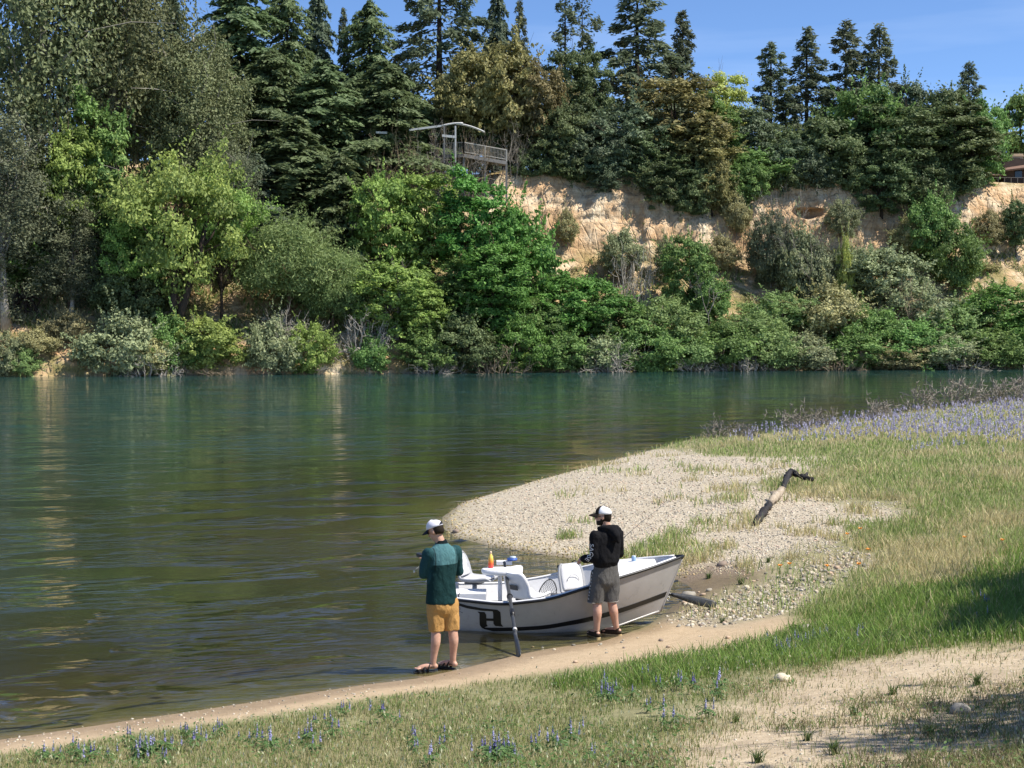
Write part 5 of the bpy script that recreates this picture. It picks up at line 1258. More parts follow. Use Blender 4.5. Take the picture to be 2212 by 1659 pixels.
# bow deck
ts = np.linspace(.672, .891, 16); ws = np.linspace(-1, 1, 9); c1 = hull(ts, np.full(16, .93), 1, .05)
G = np.stack([np.stack([c1[:, 0], c1[:, 1]*w_, np.interp(ts, [.672, .716, .891], [.66, .80, .86]) - .03*w_*w_], -1) for w_ in ws], 1)
a = MB().grid(G).build('bow_deck', GELI, boat, True); solid(a, .04, 0)
MB().ellipsoid((c1[3, 0] - .05, .1, .80), (.13, .16, .02), 14, 5).build('deck_hatch', GREY, boat, True)
for s in (-1, 1):   # oarlocks
    p = hull(.284, 1., s) if s < 0 else hull(.563, 1., s); mb = MB(); mb.tube([p + np.array([0, 0, -.03]), p + np.array([0, 0, .06])], .012, 6)
    th = np.linspace(-.9, np.pi + .9, 13); mb.tube(np.stack([p[0] + .035*np.cos(th), 0*th + p[1], p[2] + .095 + .035*np.sin(th)], 1), .008, 6); mb.build('oarlock', BLK, boat, True)
p = hull(.05, 1., -1); mb = MB(); mb.tube([p + np.array([.1, .02, .0]), p + np.array([.09, .02, .05]), p + np.array([.11, .03, .07])], .01, 6); mb.build('cleat', BLK, boat, True)
MB().box(hull(0, 1., 1)*np.array([1, 0, 1]) + np.array([-.05, -.30, -.02]), (.13, .05, .05)).build('anchor_arm', BLK, boat)
# --- oars
def oar(tip, grip, label, blade=.62, roll=0.0):
    tip = np.asarray(tip, float); grip = np.asarray(grip, float); L = np.linalg.norm(grip - tip); d = (grip - tip)/L
    o = empty('oar', tip); tag(o, label, 'oar', 'oars of the drift boat')
    a = unit(np.cross(d, [0, 0, 1.])); b = np.cross(a, d); a, b = a*math.cos(roll) + b*math.sin(roll), b*math.cos(roll) - a*math.sin(roll)
    MB().tube([d*(blade*.75), d*(blade+.1), d*(L-.28)], [.02, .024, .023], 10).build('shaft', OARM, o, True)
    MB().tube([d*(L-.29), d*(L-.1), d*L], [.021, .019, .021], 10).build('grip', BLK, o, True)
    u = np.linspace(0, 1, 16); wv = np.interp(u, [0, .06, .3, .6, .85, 1], [.04, .056, .062, .054, .030, .020]); s = np.linspace(-1, 1, 7)
    G = np.stack([d*(u*blade)[:, None] + a*(wv*k)[:, None] + b*(.018*(1-k*k)*np.interp(u, [0, 1], [.4, 1.5]))[:, None] for k in s], 1)
    bl = MB().grid(G).build('blade', OARM, o, True); solid(bl, .012, 0)
    MB().tube([d*(blade+.36*L*.5), d*(blade+.36*L*.5+.14)], .032, 10).build('sleeve', BLK, o, True)
    MB().tube([d*(blade+.08), d*(blade+.12)], .028, 10).build('collar', plain('oar_collar', (.5,.5,.5), .5), o, True)
    return o
lockn = hull(.284, 1., -1) + BO + np.array([0, 0, .095])
tipn = on(1122, 1418, .02); tipn[2] = gz(tipn[0], tipn[1]) - .01
dn = lockn - tipn; oar(tipn, tipn + dn*1.62, 'dark oar hanging in the near oarlock with its blade on the sand', .56, math.radians(72))
tf = at(1547, 1326, 21.05); tf[2] = gz(tf[0], tf[1]) + .06; oar(tf, np.array([.655, 21.32, .66]), 'dark oar on the far side with its blade on the stones', .66, math.radians(75))
# --- loose things in the boat
bz = tz + .004; b0 = np.array([c[0], c[1], bz]) + BO
t = NT('bottle_sunset'); zc = t.new('SeparateXYZ'); t.l.new(t.coord('Object'), zc.inputs[0]); t.done(t.ramp(t.maprange(zc.outputs[2], 0, .2), [(.02, (.75,.05,.06)), (.3, (.85,.13,.04)), (.5, (.9,.36,.05)), (.75, (.9,.62,.14))]), .35, spec=.4)
bp = b0 + np.array([-.165, -.04, 0]); bt = empty('water_bottle', bp); tag(bt, 'red to yellow water bottle standing on the white brace', 'bottle')
zz = [0, .01, .08, .13, .165, .185, .19]; rr2 = [.033, .037, .037, .034, .024, .016, .015]
MB().tube([(0, 0, z) for z in zz], rr2, 14).build('bottle_body', t.m, bt, True)
MB().tube([(0, 0, .19), (0, 0, .22), (0, 0, .226)], [.014, .015, .010], 12).build('bottle_cap', plain('cap_peach', (.8,.6,.42), .4), bt, True)
cu = b0 + np.array([.13, .28, .05]); ob = empty('tackle_tub', cu); tag(ob, 'small blue tub on the white brace', 'tub')
MB().tube([(0, 0, 0), (0, 0, .03)], [.07, .075], 14).build('tub', plain('blue_plastic', (.05,.12,.4), .4), ob, True); MB().tube([(.01, 0, .03), (.01, 0, .055)], [.045, .045], 12).build('tub_lid', plain('pale_blue', (.5,.58,.65), .4), ob, True)
cj = at(1369, 1226, 20.6); cj[2] = float(BO[2] + .82); ob = empty('drink_can', cj); tag(ob, 'light blue can on the bow deck behind the man in black', 'can')
MB().tube([(0, 0, 0), (0, 0, .008), (0, 0, .085), (0, 0, .10)], [.026, .032, .032, .027], 14).build('can_body', plain('can_blue', (.28,.42,.62), .35), ob, True); MB().tube([(0, 0, .10), (0, 0, .106)], [.028, .026], 14).build('can_top', plain('can_pale', (.6,.65,.7), .3), ob, True)
# landing net
nb = at(1184, 1295, 20.95); nt_ = empty('landing_net', nb); tag(nt_, 'black landing net propped against the far side of the boat', 'net')
hp_ = lambda u, v: np.array([.12*u*(1 - .25*v) + .03*v, .05*v + .13*max(0, 1 - u*u - v*v), .13 + .15*v])
th = np.linspace(0, 2*np.pi, 29); MB().tube([hp_(math.cos(k), math.sin(k)) for k in th], .008, 6).build('hoop', BLK, nt_, True)
mb = MB()
for dg_ in (.6, -.75):
    for a_ in np.linspace(-.88, .88, 9):
        e_ = math.sqrt(1 - a_*a_); cs_, sn_ = math.cos(dg_), math.sin(dg_)
        mb.tube([hp_(a_*cs_ - k*e_*sn_, a_*sn_ + k*e_*cs_) for k in np.linspace(-1, 1, 9)], .0022, 3, False)
a = mb.build('mesh_bag', plain('net_cord', (.03,.03,.03), .7), nt_); a['kind'] = 'stuff'
MB().tube([(-.14, .0, .08), (-.34, .0, -.02), (-.5, 0, -.08)], .012, 6).build('handle', BLK, nt_, True)

# ------------------------------------------------------------------ the two anglers
SKIN = NT('skin'); n_ = SKIN.noise(14, 4, .6, SKIN.coord('Object')); SKIN.done(SKIN.ramp(n_, [(.3, (.44,.245,.175)), (.7, (.56,.34,.25))]), .5, SKIN.bump(n_, .12, .01), .35)
SKIN.b.inputs['Subsurface Weight'].default_value = .08; SKIN.b.inputs['Subsurface Radius'].default_value = (.02, .008, .005); SKIN = SKIN.m
def cloth(name, a, b, scale=90, rough=.9, fold=.35):
    t = NT(name); c = t.coord('Object'); f = t.noise(scale, 3, .7, c); g = t.noise(7, 4, .55, t.coord('Object', (1.6, 1.6, .7)), .8)
    h = t.math('ADD', t.math('MULTIPLY', f, .12), g); return t.done(t.ramp(f, [(.3, a), (.7, b)]), rough, t.bump(h, fold, .05), .1)
def ell_ring(c, a, b, yaw, n=24, e=2.3):
    th = np.linspace(0, 2*np.pi, n, endpoint=False); x = np.sign(np.cos(th))*np.abs(np.cos(th))**(2/e)*a; y = np.sign(np.sin(th))*np.abs(np.sin(th))**(2/e)*b
    return np.stack([c[0] + x*math.cos(yaw) - y*math.sin(yaw), c[1] + x*math.sin(yaw) + y*math.cos(yaw), np.full(n, c[2])], 1)
def loft(mb, rings, yaw): return mb.rings([ell_ring((cx, cy_, z), a, b, yaw) for z, cx, cy_, a, b in rings])
def limb(mb, pts, rad, n=14):
    pts = np.array(pts, float); s = np.linspace(0, 1, len(pts)); f = np.linspace(0, 1, len(pts)*4)
    P = np.stack([np.interp(f, s, pts[:, a]) for a in range(3)], 1); r_ = np.interp(f, s, rad)
    for _ in range(2): P[1:-1] = (P[:-2] + 2*P[1:-1] + P[2:])/4; r_[1:-1] = (r_[:-2] + 2*r_[1:-1] + r_[2:])/4
    mb.tube(P, r_, n); mb.ellipsoid(P[0], (r_[0]*.98,)*3, 12, 8); mb.ellipsoid(P[-1], (r_[-1]*.98,)*3, 12, 8); return mb
def fingers(mb, wrist, fwd, nrm, curl, thumb_side):
    """palm with four bent fingers of unequal length and a thumb from the side near its base"""
    f = unit(fwd); n = unit(nrm - f*np.dot(nrm, f)); s = np.cross(n, f); w = np.asarray(wrist, float)
    mb.ellipsoid(w + f*.048, (.054, .042, .017), 12, 8, np.stack([f, s, n])); mb.ellipsoid(w + f*.01, (.035, .028, .02), 10, 6, np.stack([f, s, n]))
    for i, L in enumerate((.068, .076, .071, .056)):
        k = (i - 1.5)*.0195*thumb_side*-1; p = w + f*.088 + s*k; ang = curl*.35; pts = [p - f*.015]
        for q in (.46, .31, .23): p = p + (f*math.cos(ang) - n*math.sin(ang))*L*q*1.15; pts.append(p); ang += curl*.55
        mb.tube(pts, [.0098, .0094, .0086, .0074], 8); mb.ellipsoid(pts[-1], (.0074,)*3, 8, 6)
    p = w + f*.022 + s*.034*thumb_side; d = unit(f*.75 + s*.65*thumb_side - n*.25); pts = [w + f*.015 + s*.02*thumb_side, p, p + d*.032, p + unit(d - n*.5)*.032 + d*.026]
    mb.tube(pts, [.013, .012, .0105, .0085], 8); mb.ellipsoid(pts[-1], (.0085,)*3, 8, 6)
def head(mb, c, yaw, pitch):
    """skull, jaw, nose, ears; face along local +x"""
    cy_, sy_, cpp, spp = math.cos(yaw), math.sin(yaw), math.cos(pitch), math.sin(pitch)
    f = np.array([cy_*cpp, sy_*cpp, -spp]); l = np.array([-sy_, cy_, 0]); u = np.cross(f, l); A = np.stack([f, l, u]); c = np.asarray(c, float)
    L = lambda x, y, z: c + np.array([x, y, z]) @ A
    mb.ellipsoid(L(-.008, 0, .022), (.098, .076, .098), 18, 12, A); mb.ellipsoid(L(.030, 0, -.045), (.064, .058, .072), 16, 10, A); mb.ellipsoid(L(.062, 0, -.088), (.026, .03, .022), 10, 8, A)
    mb.tube([L(.088, 0, .022), L(.100, 0, -.005), L(.112, 0, -.022), L(.094, 0, -.03)], [.009, .012, .015, .012], 8)
    mb.ellipsoid(L(.088, 0, -.055), (.012, .024, .007), 10, 6, A); mb.ellipsoid(L(.086, 0, -.066), (.012, .021, .007), 10, 6, A); mb.ellipsoid(L(.078, 0, .03), (.016, .05, .010), 10, 6, A)
    for s in (-1, 1): mb.ellipsoid(L(-.002, s*.078, -.008), (.018, .009, .032), 10, 8, A); mb.ellipsoid(L(.07, s*.034, -.02), (.02, .02, .02), 8, 6, A)
    return L, A
def cap(parent, L, A, front, back, brim, strap=None):
    ph = np.linspace(.02, 1.0, 9); th = np.linspace(-np.pi, np.pi, 49)
    def dome(t0, t1, nm, m):
        tt_ = np.linspace(t0, t1, 28); G = np.stack([np.stack([L(-.008 + .110*math.cos(t)*math.cos(p*1.5), .089*math.sin(t)*math.cos(p*1.5), .036 + .103*math.sin(p*1.52)**.9 + .008*math.cos(t)) for t in tt_]) for p in ph])
        o = MB().grid(G).build(nm, m, parent, True); solid(o, .004, 1); return o
    dome(-1.05, 1.05, 'cap_front', front); dome(1.05, 2*np.pi-1.05, 'cap_back', back)
    tt_ = np.linspace(-1.05, 1.05, 17); G = np.stack([np.stack([L(-.008 + (.108 + k*(.092*math.cos(t)**.7 if math.cos(t) > 0 else 0))*math.cos(t), (.088 + .012*k)*math.sin(t), .038 + .008*math.cos(t) - .022*k*k - .03*k*math.sin(t)**2) for t in tt_]) for k in np.linspace(0, 1, 7)])
    o = MB().grid(G).build('cap_brim', brim, parent, True); solid(o, .006, 0)
    MB().ellipsoid(L(-.008, 0, .140), (.009, .009, .005), 8, 5, A).build('cap_button', back, parent, True)
    if strap:
        G = np.stack([np.stack([L(-.008 - .1135*math.cos(a), .092*math.sin(a), .040 + z*(1 - (a/.5)**2*.9)) for a in np.linspace(-.5, .5, 11)]) for z in np.linspace(.004, .036, 4)]); MB().grid(G).build('cap_opening', strap, parent, True)
def hair(parent, L, m):
    G = np.stack([np.stack([L(-.010 + .101*math.cos(t), .0785*math.sin(t), z - (.03*math.cos(t-np.pi)**2 if z < .0 else 0)) * 1.0 for t in np.linspace(1.72, 2*np.pi-1.72, 26)]) for z in np.linspace(-.052, .052, 6)])
    k = np.array([.70, .84, .93, .98, 1.0, 1.0])[:, None, None]; c0 = L(-.01, 0, -.0); G = c0 + (G - c0)*np.concatenate([k, k, np.ones_like(k)], 2)
    o = MB().grid(G).build('hair', m, parent, True); solid(o, .006, 0)
def foldify(me, amp, fx, seed, zfreq=.35):
    co = get_co(me); no = get_no(me); d = fbm(co*np.array([fx, fx, fx*zfreq]) + seed, 3, seed); me.vertices.foreach_set('co', (co + no*(d*amp)[:, None]).ravel()); me.update()
def seg_dist(P, path):
    path = np.array(path, float); d = np.full(len(P), 9.)
    for a, b in zip(path[:-1], path[1:]):
        e = b - a; t = np.clip((P - a) @ e/(e @ e), 0, 1); d = np.minimum(d, np.linalg.norm(P - a - t[:, None]*e, axis=1))
    return d
EYE = plain('eye_dark', (.02,.015,.012), .15); HAIR = cloth('dark_hair', (.012,.009,.007), (.04,.03,.022), 120, .6)
def sandal(parent, heel, d, z, ln=.275, strap=None, sole=None):
    d = np.array([d[0], d[1], 0.]); d /= np.linalg.norm(d); l = np.array([-d[1], d[0], 0]); u = np.linspace(0, 1, 14); wv = np.interp(u, [0, .08, .3, .55, .75, .93, 1], [.018, .032, .035, .042, .047, .034, .015])
    top = [heel + d*(k*ln - .035) + l*w for k, w in zip(u, wv)] + [heel + d*(k*ln - .035) - l*w for k, w in zip(u[::-1], wv[::-1])]
    plate('sole', [(p[0], p[1], z + .022) for p in top][::-1], .024, sole, parent, .006)
    for k, hgt, wr in ((.30, .085, .046), (.52, .066, .047), (.74, .044, .05)):
        th = np.linspace(0, np.pi, 11); q = np.stack([heel + d*(k*ln - .035 + .012*math.cos(2*t)) + l*wr*math.cos(t) + np.array([0, 0, z + .018 - heel[2] + hgt*math.sin(t)**.8]) for t in th]); MB().tube(q, .017, 6, squash=.5).build('strap', strap, parent, True)
    th = np.linspace(0, np.pi, 11); q = np.stack([heel + d*(.03 - .066*math.sin(t)) + l*.037*math.cos(t) + np.array([0, 0, z + .075 - heel[2]]) for t in th]); MB().tube(q, .010, 6, squash=.6).build('heel_strap', strap, parent, True)
def foot(mb, ankle, d, z):
    d = np.array([d[0], d[1], 0.]); d /= np.linalg.norm(d); l = np.array([-d[1], d[0], 0]); a = np.array(ankle, float); g = np.array([a[0], a[1], z])
    limb(mb, [a + np.array([0, 0, .02]), g - d*.02 + np.array([0, 0, .05])], [.038, .036], 12)
    limb(mb, [g - d*.035 + np.array([0, 0, .05]), g + d*.06 + np.array([0, 0, .058]), g + d*.13 + np.array([0, 0, .042]), g + d*.165 + np.array([0, 0, .036])], [.032, .037, .035, .026], 12)
    for i in range(5): limb(mb, [g + d*.16 + l*(i-2)*.018 + np.array([0, 0, .035]), g + d*(.215 - .010*abs(i-1)) + l*(i-2)*.0185 + np.array([0, 0, .031])], [.012, .0095], 8)

# ---- left man: teal and dark green long sleeved shirt, mustard shorts, sandals
PA, _ = hit(np.array([956.]), np.array([1450.])); PA = PA[0]; zA = 0.0
gA = lambda x, y: float(gz(PA[0] + x, PA[1] + y) - PA[2])
man = empty('person', PA); tag(man, 'person in teal and dark green shirt and mustard shorts standing at the water', 'person')
yawA = math.atan2(.81, -.59)           # facing
ra = yawA - math.pi/2                  # direction of the right hand side
shA_l, shA_r = np.array([-.175, -.05, 1.42]), np.array([.165, .165, 1.42])
elA_l, elA_r = np.array([-.222, -.02, 1.175]), np.array([.185, .255, 1.165])
wrA_l, wrA_r = np.array([-.215, .235, 1.285]), np.array([-.06, .345, 1.27])
kA_l, kA_r = np.array([-.078, .005, .50]), np.array([.112, .07, .50]); anA_l, anA_r = np.array([-.118, -.015, .085 + gA(-.118, 0)]), np.array([.120, .075, .085 + gA(.12, .07)])
mb = MB()
loft(mb, [(.80, -.005, .05, .135, .095), (.95, -.01, .05, .145, .10), (1.15, -.01, .05, .155, .105), (1.35, -.01, .05, .17, .105), (1.45, -.005, .045, .14, .085), (1.52, -.005, .04, .075, .065)], ra)
limb(mb, [(-.005, .035, 1.48), (-.035, .04, 1.58), (-.065, .045, 1.64)], [.062, .058, .058])
LA, AA = head(mb, (-.082, .050, 1.685), math.atan2(.45, -.86), math.radians(26))
for s_, e_, w_, th_, nn in ((shA_l, elA_l, wrA_l, 1, (.6, -.2, .7)), (shA_r, elA_r, wrA_r, -1, (.3, .3, .8))):
    limb(mb, [s_, (s_ + e_)/2, e_], [.052, .046, .040]); limb(mb, [e_, e_*.6 + w_*.4, w_], [.040, .039, .027]); fingers(mb, w_, (w_ - e_)*.6 + np.array([-.06, .06, .03]), np.array(nn), .9, th_)
for h_, k_, a_, kb in (((-.085, .02, .88), kA_l, anA_l, (.012, -.030)), ((.085, .09, .88), kA_r, anA_r, (.02, -.028))):
    h_ = np.array(h_); limb(mb, [h_, (h_ + k_)/2, k_ + np.array([0, 0, .03])], [.072, .070, .060])
    m_ = k_*.68 + a_*.32 + np.array([kb[0], kb[1], 0]); limb(mb, [k_ + np.array([0, 0, .03]), m_, k_*.35 + a_*.65 + np.array([kb[0]*.4, kb[1]*.4, 0]), a_], [.058, .060, .044, .036])
dAl, dAr = (-.97, -.22), (-.84, .50)
foot(mb, anA_l, dAl, gA(anA_l[0], anA_l[1]) + .02); foot(mb, anA_r, dAr, gA(anA_r[0], anA_r[1]) + .02)
obj('body', remesh(mb, .0075, 3, 'body'), SKIN, man)
# shirt
arms_l = [shA_l, elA_l, wrA_l - (wrA_l-elA_l)*.06]; arms_r = [shA_r, elA_r, wrA_r - (wrA_r-elA_r)*.06]
mb = MB()
loft(mb, [(.815, -.015, .045, .194, .150), (.86, -.015, .045, .194, .150), (.95, -.015, .045, .188, .142), (1.10, -.012, .045, .180, .128), (1.25, -.010, .045, .192, .128), (1.36, -.008, .045, .200, .124), (1.43, -.006, .042, .184, .112), (1.49, -.005, .038, .135, .092), (1.53, -.008, .036, .085, .076), (1.56, -.014, .036, .069, .069), (1.585, -.022, .038, .066, .066)], ra)
for p_ in (arms_l, arms_r): limb(mb, [p_[0]*.9 + np.array([-.01, .05, 1.42])*.1, (p_[0]+p_[1])/2, p_[1]], [.080, .068, .058]); limb(mb, [p_[1], (p_[1]+p_[2])/2, p_[2]], [.058, .053, .042])
me = remesh(mb, .009, 8, 'shirt'); foldify(me, .016, 8, 3, .7); foldify(me, .007, 20, 8, .5)
co = get_co(me); slv = np.minimum(seg_dist(co, arms_l), seg_dist(co, arms_r)); rx = (co[:, 0] + .01)*math.cos(ra) + (co[:, 1] - .045)*math.sin(ra); sm = sstep(.0, .02, np.abs(rx) - (.145 + .35*np.clip(1.32 - co[:, 2], 0, .06)))*sstep(.14, .11, slv)
at_ = me.attributes.new('sleeve', 'FLOAT', 'POINT'); at_.data.foreach_set('value', sm.astype(np.float32))
at_ = me.attributes.new('seam', 'FLOAT', 'POINT'); at_.data.foreach_set('value', (np.exp(-((np.abs(rx) - .145)/.006)**2)*sstep(1.20, 1.3, co[:, 2])).astype(np.float32))
t = NT('teal_knit'); zc = t.new('SeparateXYZ'); t.l.new(t.coord('Object'), zc.inputs[0]); f = t.noise(170, 2, .7, t.coord('Object')); f2 = t.noise(10, 4, .6, t.coord('Object', (1, 1, .6)), .8)
low = t.ramp(f, [(.3, (.004,.019,.021)), (.7, (.015,.048,.048))]); up_ = t.ramp(f, [(.3, (.052,.140,.155)), (.7, (.098,.210,.226))]); sl_ = t.ramp(f, [(.3, (.010,.040,.047)), (.7, (.028,.080,.086))])
c = t.mix(t.maprange(zc.outputs[2], 1.292, 1.298), low, up_); c = t.mix(t.attr('sleeve'), c, sl_); c = t.mix(t.attr('seam'), c, (.008,.012,.014)); c = t.mix(t.maprange(zc.outputs[2], 1.537, 1.542), c, (.006,.012,.014))
t.done(c, .88, t.bump(t.math('ADD', f2, t.math('MULTIPLY', f, .15)), .5, .05), .1); obj('shirt', me, t.m, man)
# shorts
MUST = cloth('mustard_cotton', (.39,.215,.072), (.49,.285,.105), 110, .9, .55)
mb = MB(); loft(mb, [(.655, 0, .05, .10, .07), (.70, -.002, .05, .150, .115), (.76, -.005, .05, .178, .136), (.82, -.008, .05, .184, .138), (.88, -.01, .05, .168, .118), (.93, -.01, .05, .15, .10)], ra)
for h_, k_ in (((-.085, .02, .80), kA_l), ((.085, .085, .80), kA_r)):
    k_ = k_ + np.array([-.004, 0, -.008]); loft(mb, [(.485, k_[0], k_[1], .088, .088), (.50, k_[0], k_[1], .090, .090), (.62, (k_[0]*.6+h_[0]*.4), k_[1]*.6+h_[1]*.4, .098, .104), (.74, h_[0], h_[1], .102, .118), (.82, h_[0], h_[1], .096, .118), (.88, h_[0], h_[1], .08, .10)], ra)
me = remesh(mb, .009, 5, 'shorts'); foldify(me, .018, 8, 15, .45); foldify(me, .008, 19, 17, .7); obj('shorts', me, MUST, man)
# cap, hair, eyes, sandals
WHT = cloth('white_mesh_fabric', (.62,.61,.68), (.74,.73,.80), 260, .8, .1); NAVY = cloth('navy_twill', (.012,.014,.022), (.03,.034,.05), 200, .8, .1)
cap(man, LA, AA, WHT, WHT, NAVY, NAVY); hair(man, LA, HAIR)
for s in (-1, 1): MB().ellipsoid(LA(.082, s*.032, -.005), (.009, .012, .009), 8, 6, AA).build('eye', EYE, man, True)
STR = cloth('black_webbing', (.012,.012,.013), (.035,.034,.034), 150, .7, .1); SOLE = plain('black_rubber', (.02,.02,.021), .8)
for a_, d_ in ((anA_l, dAl), (anA_r, dAr)):
    sandal(man, np.array([a_[0], a_[1], 0.]), d_, gA(a_[0], a_[1]) - .004, .27, STR, SOLE)
# what he works on: a dark fly box and a line with two white floats
fb = empty('fly_box', PA + np.array([-.225, .30, 1.335])); tag(fb, 'dark box held in front of the person in the teal shirt', 'box')
Rb = np.stack([unit(np.array([-.8, .3, .2])), unit(np.array([.35, .93, 0])), unit(np.array([-.2, .07, .97]))]); MB().box((-.02, 0, 0), (.15, .09, .03), Rb).build('box_body', DKG, fb); MB().box(np.array([-.02, 0, 0]) + Rb[2]*.02, (.15, .09, .012), Rb).build('box_lid', BLK, fb)
fl = plain('white_float', (.8,.8,.78), .3, .03)
for (px, py, lab) in ((895,1235,'white float hanging left of the person in teal'),(921.5,1256,'white float hanging beside the mustard shorts pocket')):
    q = at(px, py, PA[1] + .15); o = empty('fishing_float', q); tag(o, lab, 'float', 'white fishing floats'); MB().ellipsoid((0, 0, 0), (.013, .013, .015), 12, 8).build('float_ball', fl, o, True)
    MB().tube([np.array([0, 0, .013]), (PA + np.array([-.21, .29, 1.30])) - q], .0008, 3).build('line', fl, o)

# ---- right man: black hoodie, grey shorts, dark shoes
PB_, _ = hit(np.array([1303.]), np.array([1378.])); PB_ = PB_[0]
gB = lambda x, y: float(gz(PB_[0] + x, PB_[1] + y) - PB_[2])
man2 = empty('person', PB_); tag(man2, 'person in black hooded sweatshirt and grey shorts standing beside the boat', 'person')
yawB = math.atan2(.86, -.51); rb_ = yawB - math.pi/2
cxB = .045
shB_l, shB_r = np.array([-.125, -.045, 1.355]), np.array([.215, .145, 1.35])
elB_l, elB_r = np.array([-.115, -.06, 1.075]), np.array([.225, .20, 1.10])
wrB_l, wrB_r = np.array([-.262, .10, 1.045]), np.array([.02, .34, 1.06])
kB_l, kB_r = np.array([-.082, .01, .455]), np.array([.112, .09, .465]); anB_l, anB_r = np.array([-.088, .0, .085 + gB(-.088, 0)]), np.array([.185, .10, .085 + gB(.185, .1)])
mb = MB()
loft(mb, [(.82, .03, .05, .135, .095), (1.0, .035, .05, .15, .105), (1.2, .04, .05, .175, .115), (1.33, .045, .05, .17, .105), (1.42, .045, .045, .12, .08), (1.47, .045, .042, .07, .065)], rb_)
limb(mb, [(.045, .04, 1.44), (.035, .045, 1.52), (.02, .045, 1.56)], [.064, .062, .062])
LB, AB = head(mb, (-.002, .045, 1.615), math.atan2(.18, -.98), math.radians(3))
for s_, e_, w_, th_, nn in ((shB_l, elB_l, wrB_l, 1, (-.3, -.5, .8)), (shB_r, elB_r, wrB_r, -1, (.2, .2, .9))):
    limb(mb, [s_, (s_ + e_)/2, e_], [.055, .05, .043]); limb(mb, [e_, e_*.6 + w_*.4, w_], [.043, .041, .029]); fingers(mb, w_, (w_ - e_) + np.array([-.02, .05, -.03]), np.array(nn), 1.5, th_)
for h_, k_, a_, kb in (((-.06, .02, .84), kB_l, anB_l, (.004, -.032)), ((.11, .10, .84), kB_r, anB_r, (.006, -.03))):
    h_ = np.array(h_); limb(mb, [h_, (h_ + k_)/2, k_ + np.array([0, 0, .03])], [.072, .072, .062])
    m_ = k_*.68 + a_*.32 + np.array([kb[0], kb[1], 0]); limb(mb, [k_ + np.array([0, 0, .03]), m_, k_*.35 + a_*.65 + np.array([kb[0]*.4, kb[1]*.4, 0]), a_], [.058, .063, .046, .038])
dBl, dBr = (-.45, .89), (-.88, .42)
foot(mb, anB_l, dBl, gB(anB_l[0], anB_l[1]) + .02); foot(mb, anB_r, dBr, gB(anB_r[0], anB_r[1]) + .02)
obj('body', remesh(mb, .0075, 3, 'body'), SKIN, man2)
HOOD = cloth('black_fleece', (.006,.006,.007), (.016,.016,.018), 120, .95, .5)
armB_l = [shB_l, elB_l, wrB_l - (wrB_l-elB_l)*.03]; armB_r = [shB_r, elB_r, wrB_r - (wrB_r-elB_r)*.03]
mb = MB(); loft(mb, [(.955, .035, .05, .172, .13), (.985, .035, .05, .178, .134), (1.02, .035, .05, .196, .15), (1.15, .04, .05, .20, .15), (1.28, .045, .05, .205, .14), (1.36, .045, .046, .190, .122), (1.42, .045, .044, .14, .098), (1.465, .045, .042, .095, .085), (1.49, .04, .045, .08, .08)], rb_)
for p_ in (armB_l, armB_r): limb(mb, [p_[0]*.9 + np.array([.045, .05, 1.35])*.1, (p_[0]+p_[1])/2, p_[1]], [.085, .077, .068]); limb(mb, [p_[1], (p_[1]+p_[2])/2, p_[2]], [.068, .060, .045])
me = remesh(mb, .009, 7, 'hoodie'); foldify(me, .018, 8, 23, .7); foldify(me, .008, 19, 27, .6); hoodie = obj('hoodie', me, HOOD, man2)
# hood lying on the back
bk = -np.array([math.cos(yawB), math.sin(yawB)]); mb = MB()
limb(mb, [(.045 - .10, .02, 1.46), (.045 + bk[0]*.085 - .05, .045 + bk[1]*.085, 1.465), (.045 + bk[0]*.12 + .05, .045 + bk[1]*.12 + .03, 1.455), (.17, .06, 1.45), (.13, .15, 1.46)], [.035, .052, .058, .052, .036])
limb(mb, [(.045 + bk[0]*.10 + .02, .045 + bk[1]*.10 + .01, 1.43), (.045 + bk[0]*.155 + .045, .045 + bk[1]*.155 + .01, 1.37), (.045 + bk[0]*.165 + .06, .045 + bk[1]*.16, 1.30)], [.075, .062, .03])
limb(mb, [(.20, .06, 1.43), (.175, -.02, 1.36), (.12, -.07, 1.31)], [.045, .045, .025])
me = remesh(mb, .008, 6, 'hood'); foldify(me, .010, 13, 33, .8); obj('hood', me, HOOD, man2)
# lettering down the sleeve
cu_ = bpy.data.curves.new('txt', 'FONT'); cu_.body = 'SACSE'; cu_.size = .072; cu_.align_x = 'LEFT'; to = bpy.data.objects.new('txt', cu_); COL.objects.link(to)
dg = bpy.context.evaluated_depsgraph_get(); tm_ = bpy.data.meshes.new_from_object(to.evaluated_get(dg)); bpy.data.objects.remove(to)
bm = bmesh.new(); bm.from_mesh(tm_); bmesh.ops.subdivide_edges(bm, edges=bm.edges[:], cuts=2, use_grid_fill=False); bmesh.ops.triangulate(bm, faces=bm.faces[:]); tv = bvh(hoodie.data)
path = [np.array([-.158, -.3, 1.275]), np.array([-.165, -.3, 1.13]), np.array([-.225, -.3, 1.035])]
pp = np.array(path); sl_ = np.concatenate([[0], np.cumsum(np.linalg.norm(np.diff(pp, axis=0), axis=1))])
xm = max(v.co.x for v in bm.verts); kill = []
for v in bm.verts:
    s_ = v.co.x/xm*sl_[-1]; i_ = 0 if s_ < sl_[1] else 1; d_ = unit(pp[i_+1] - pp[i_]); p0 = pp[i_] + d_*(s_ - sl_[i_]); o_ = np.array([-d_[2], 0, d_[0]])
    q = p0 - o_*(v.co.y - .025)*-1.0; hitp = tv.ray_cast(Vector((q[0], -.6, q[2])), Vector((0.0, 1.0, 0.0)))
    if hitp[0] is None: hitp = tv.find_nearest(Vector((q[0], -.12, q[2])))
    v.co = hitp[0] + Vector((-.002, -.006, 0))
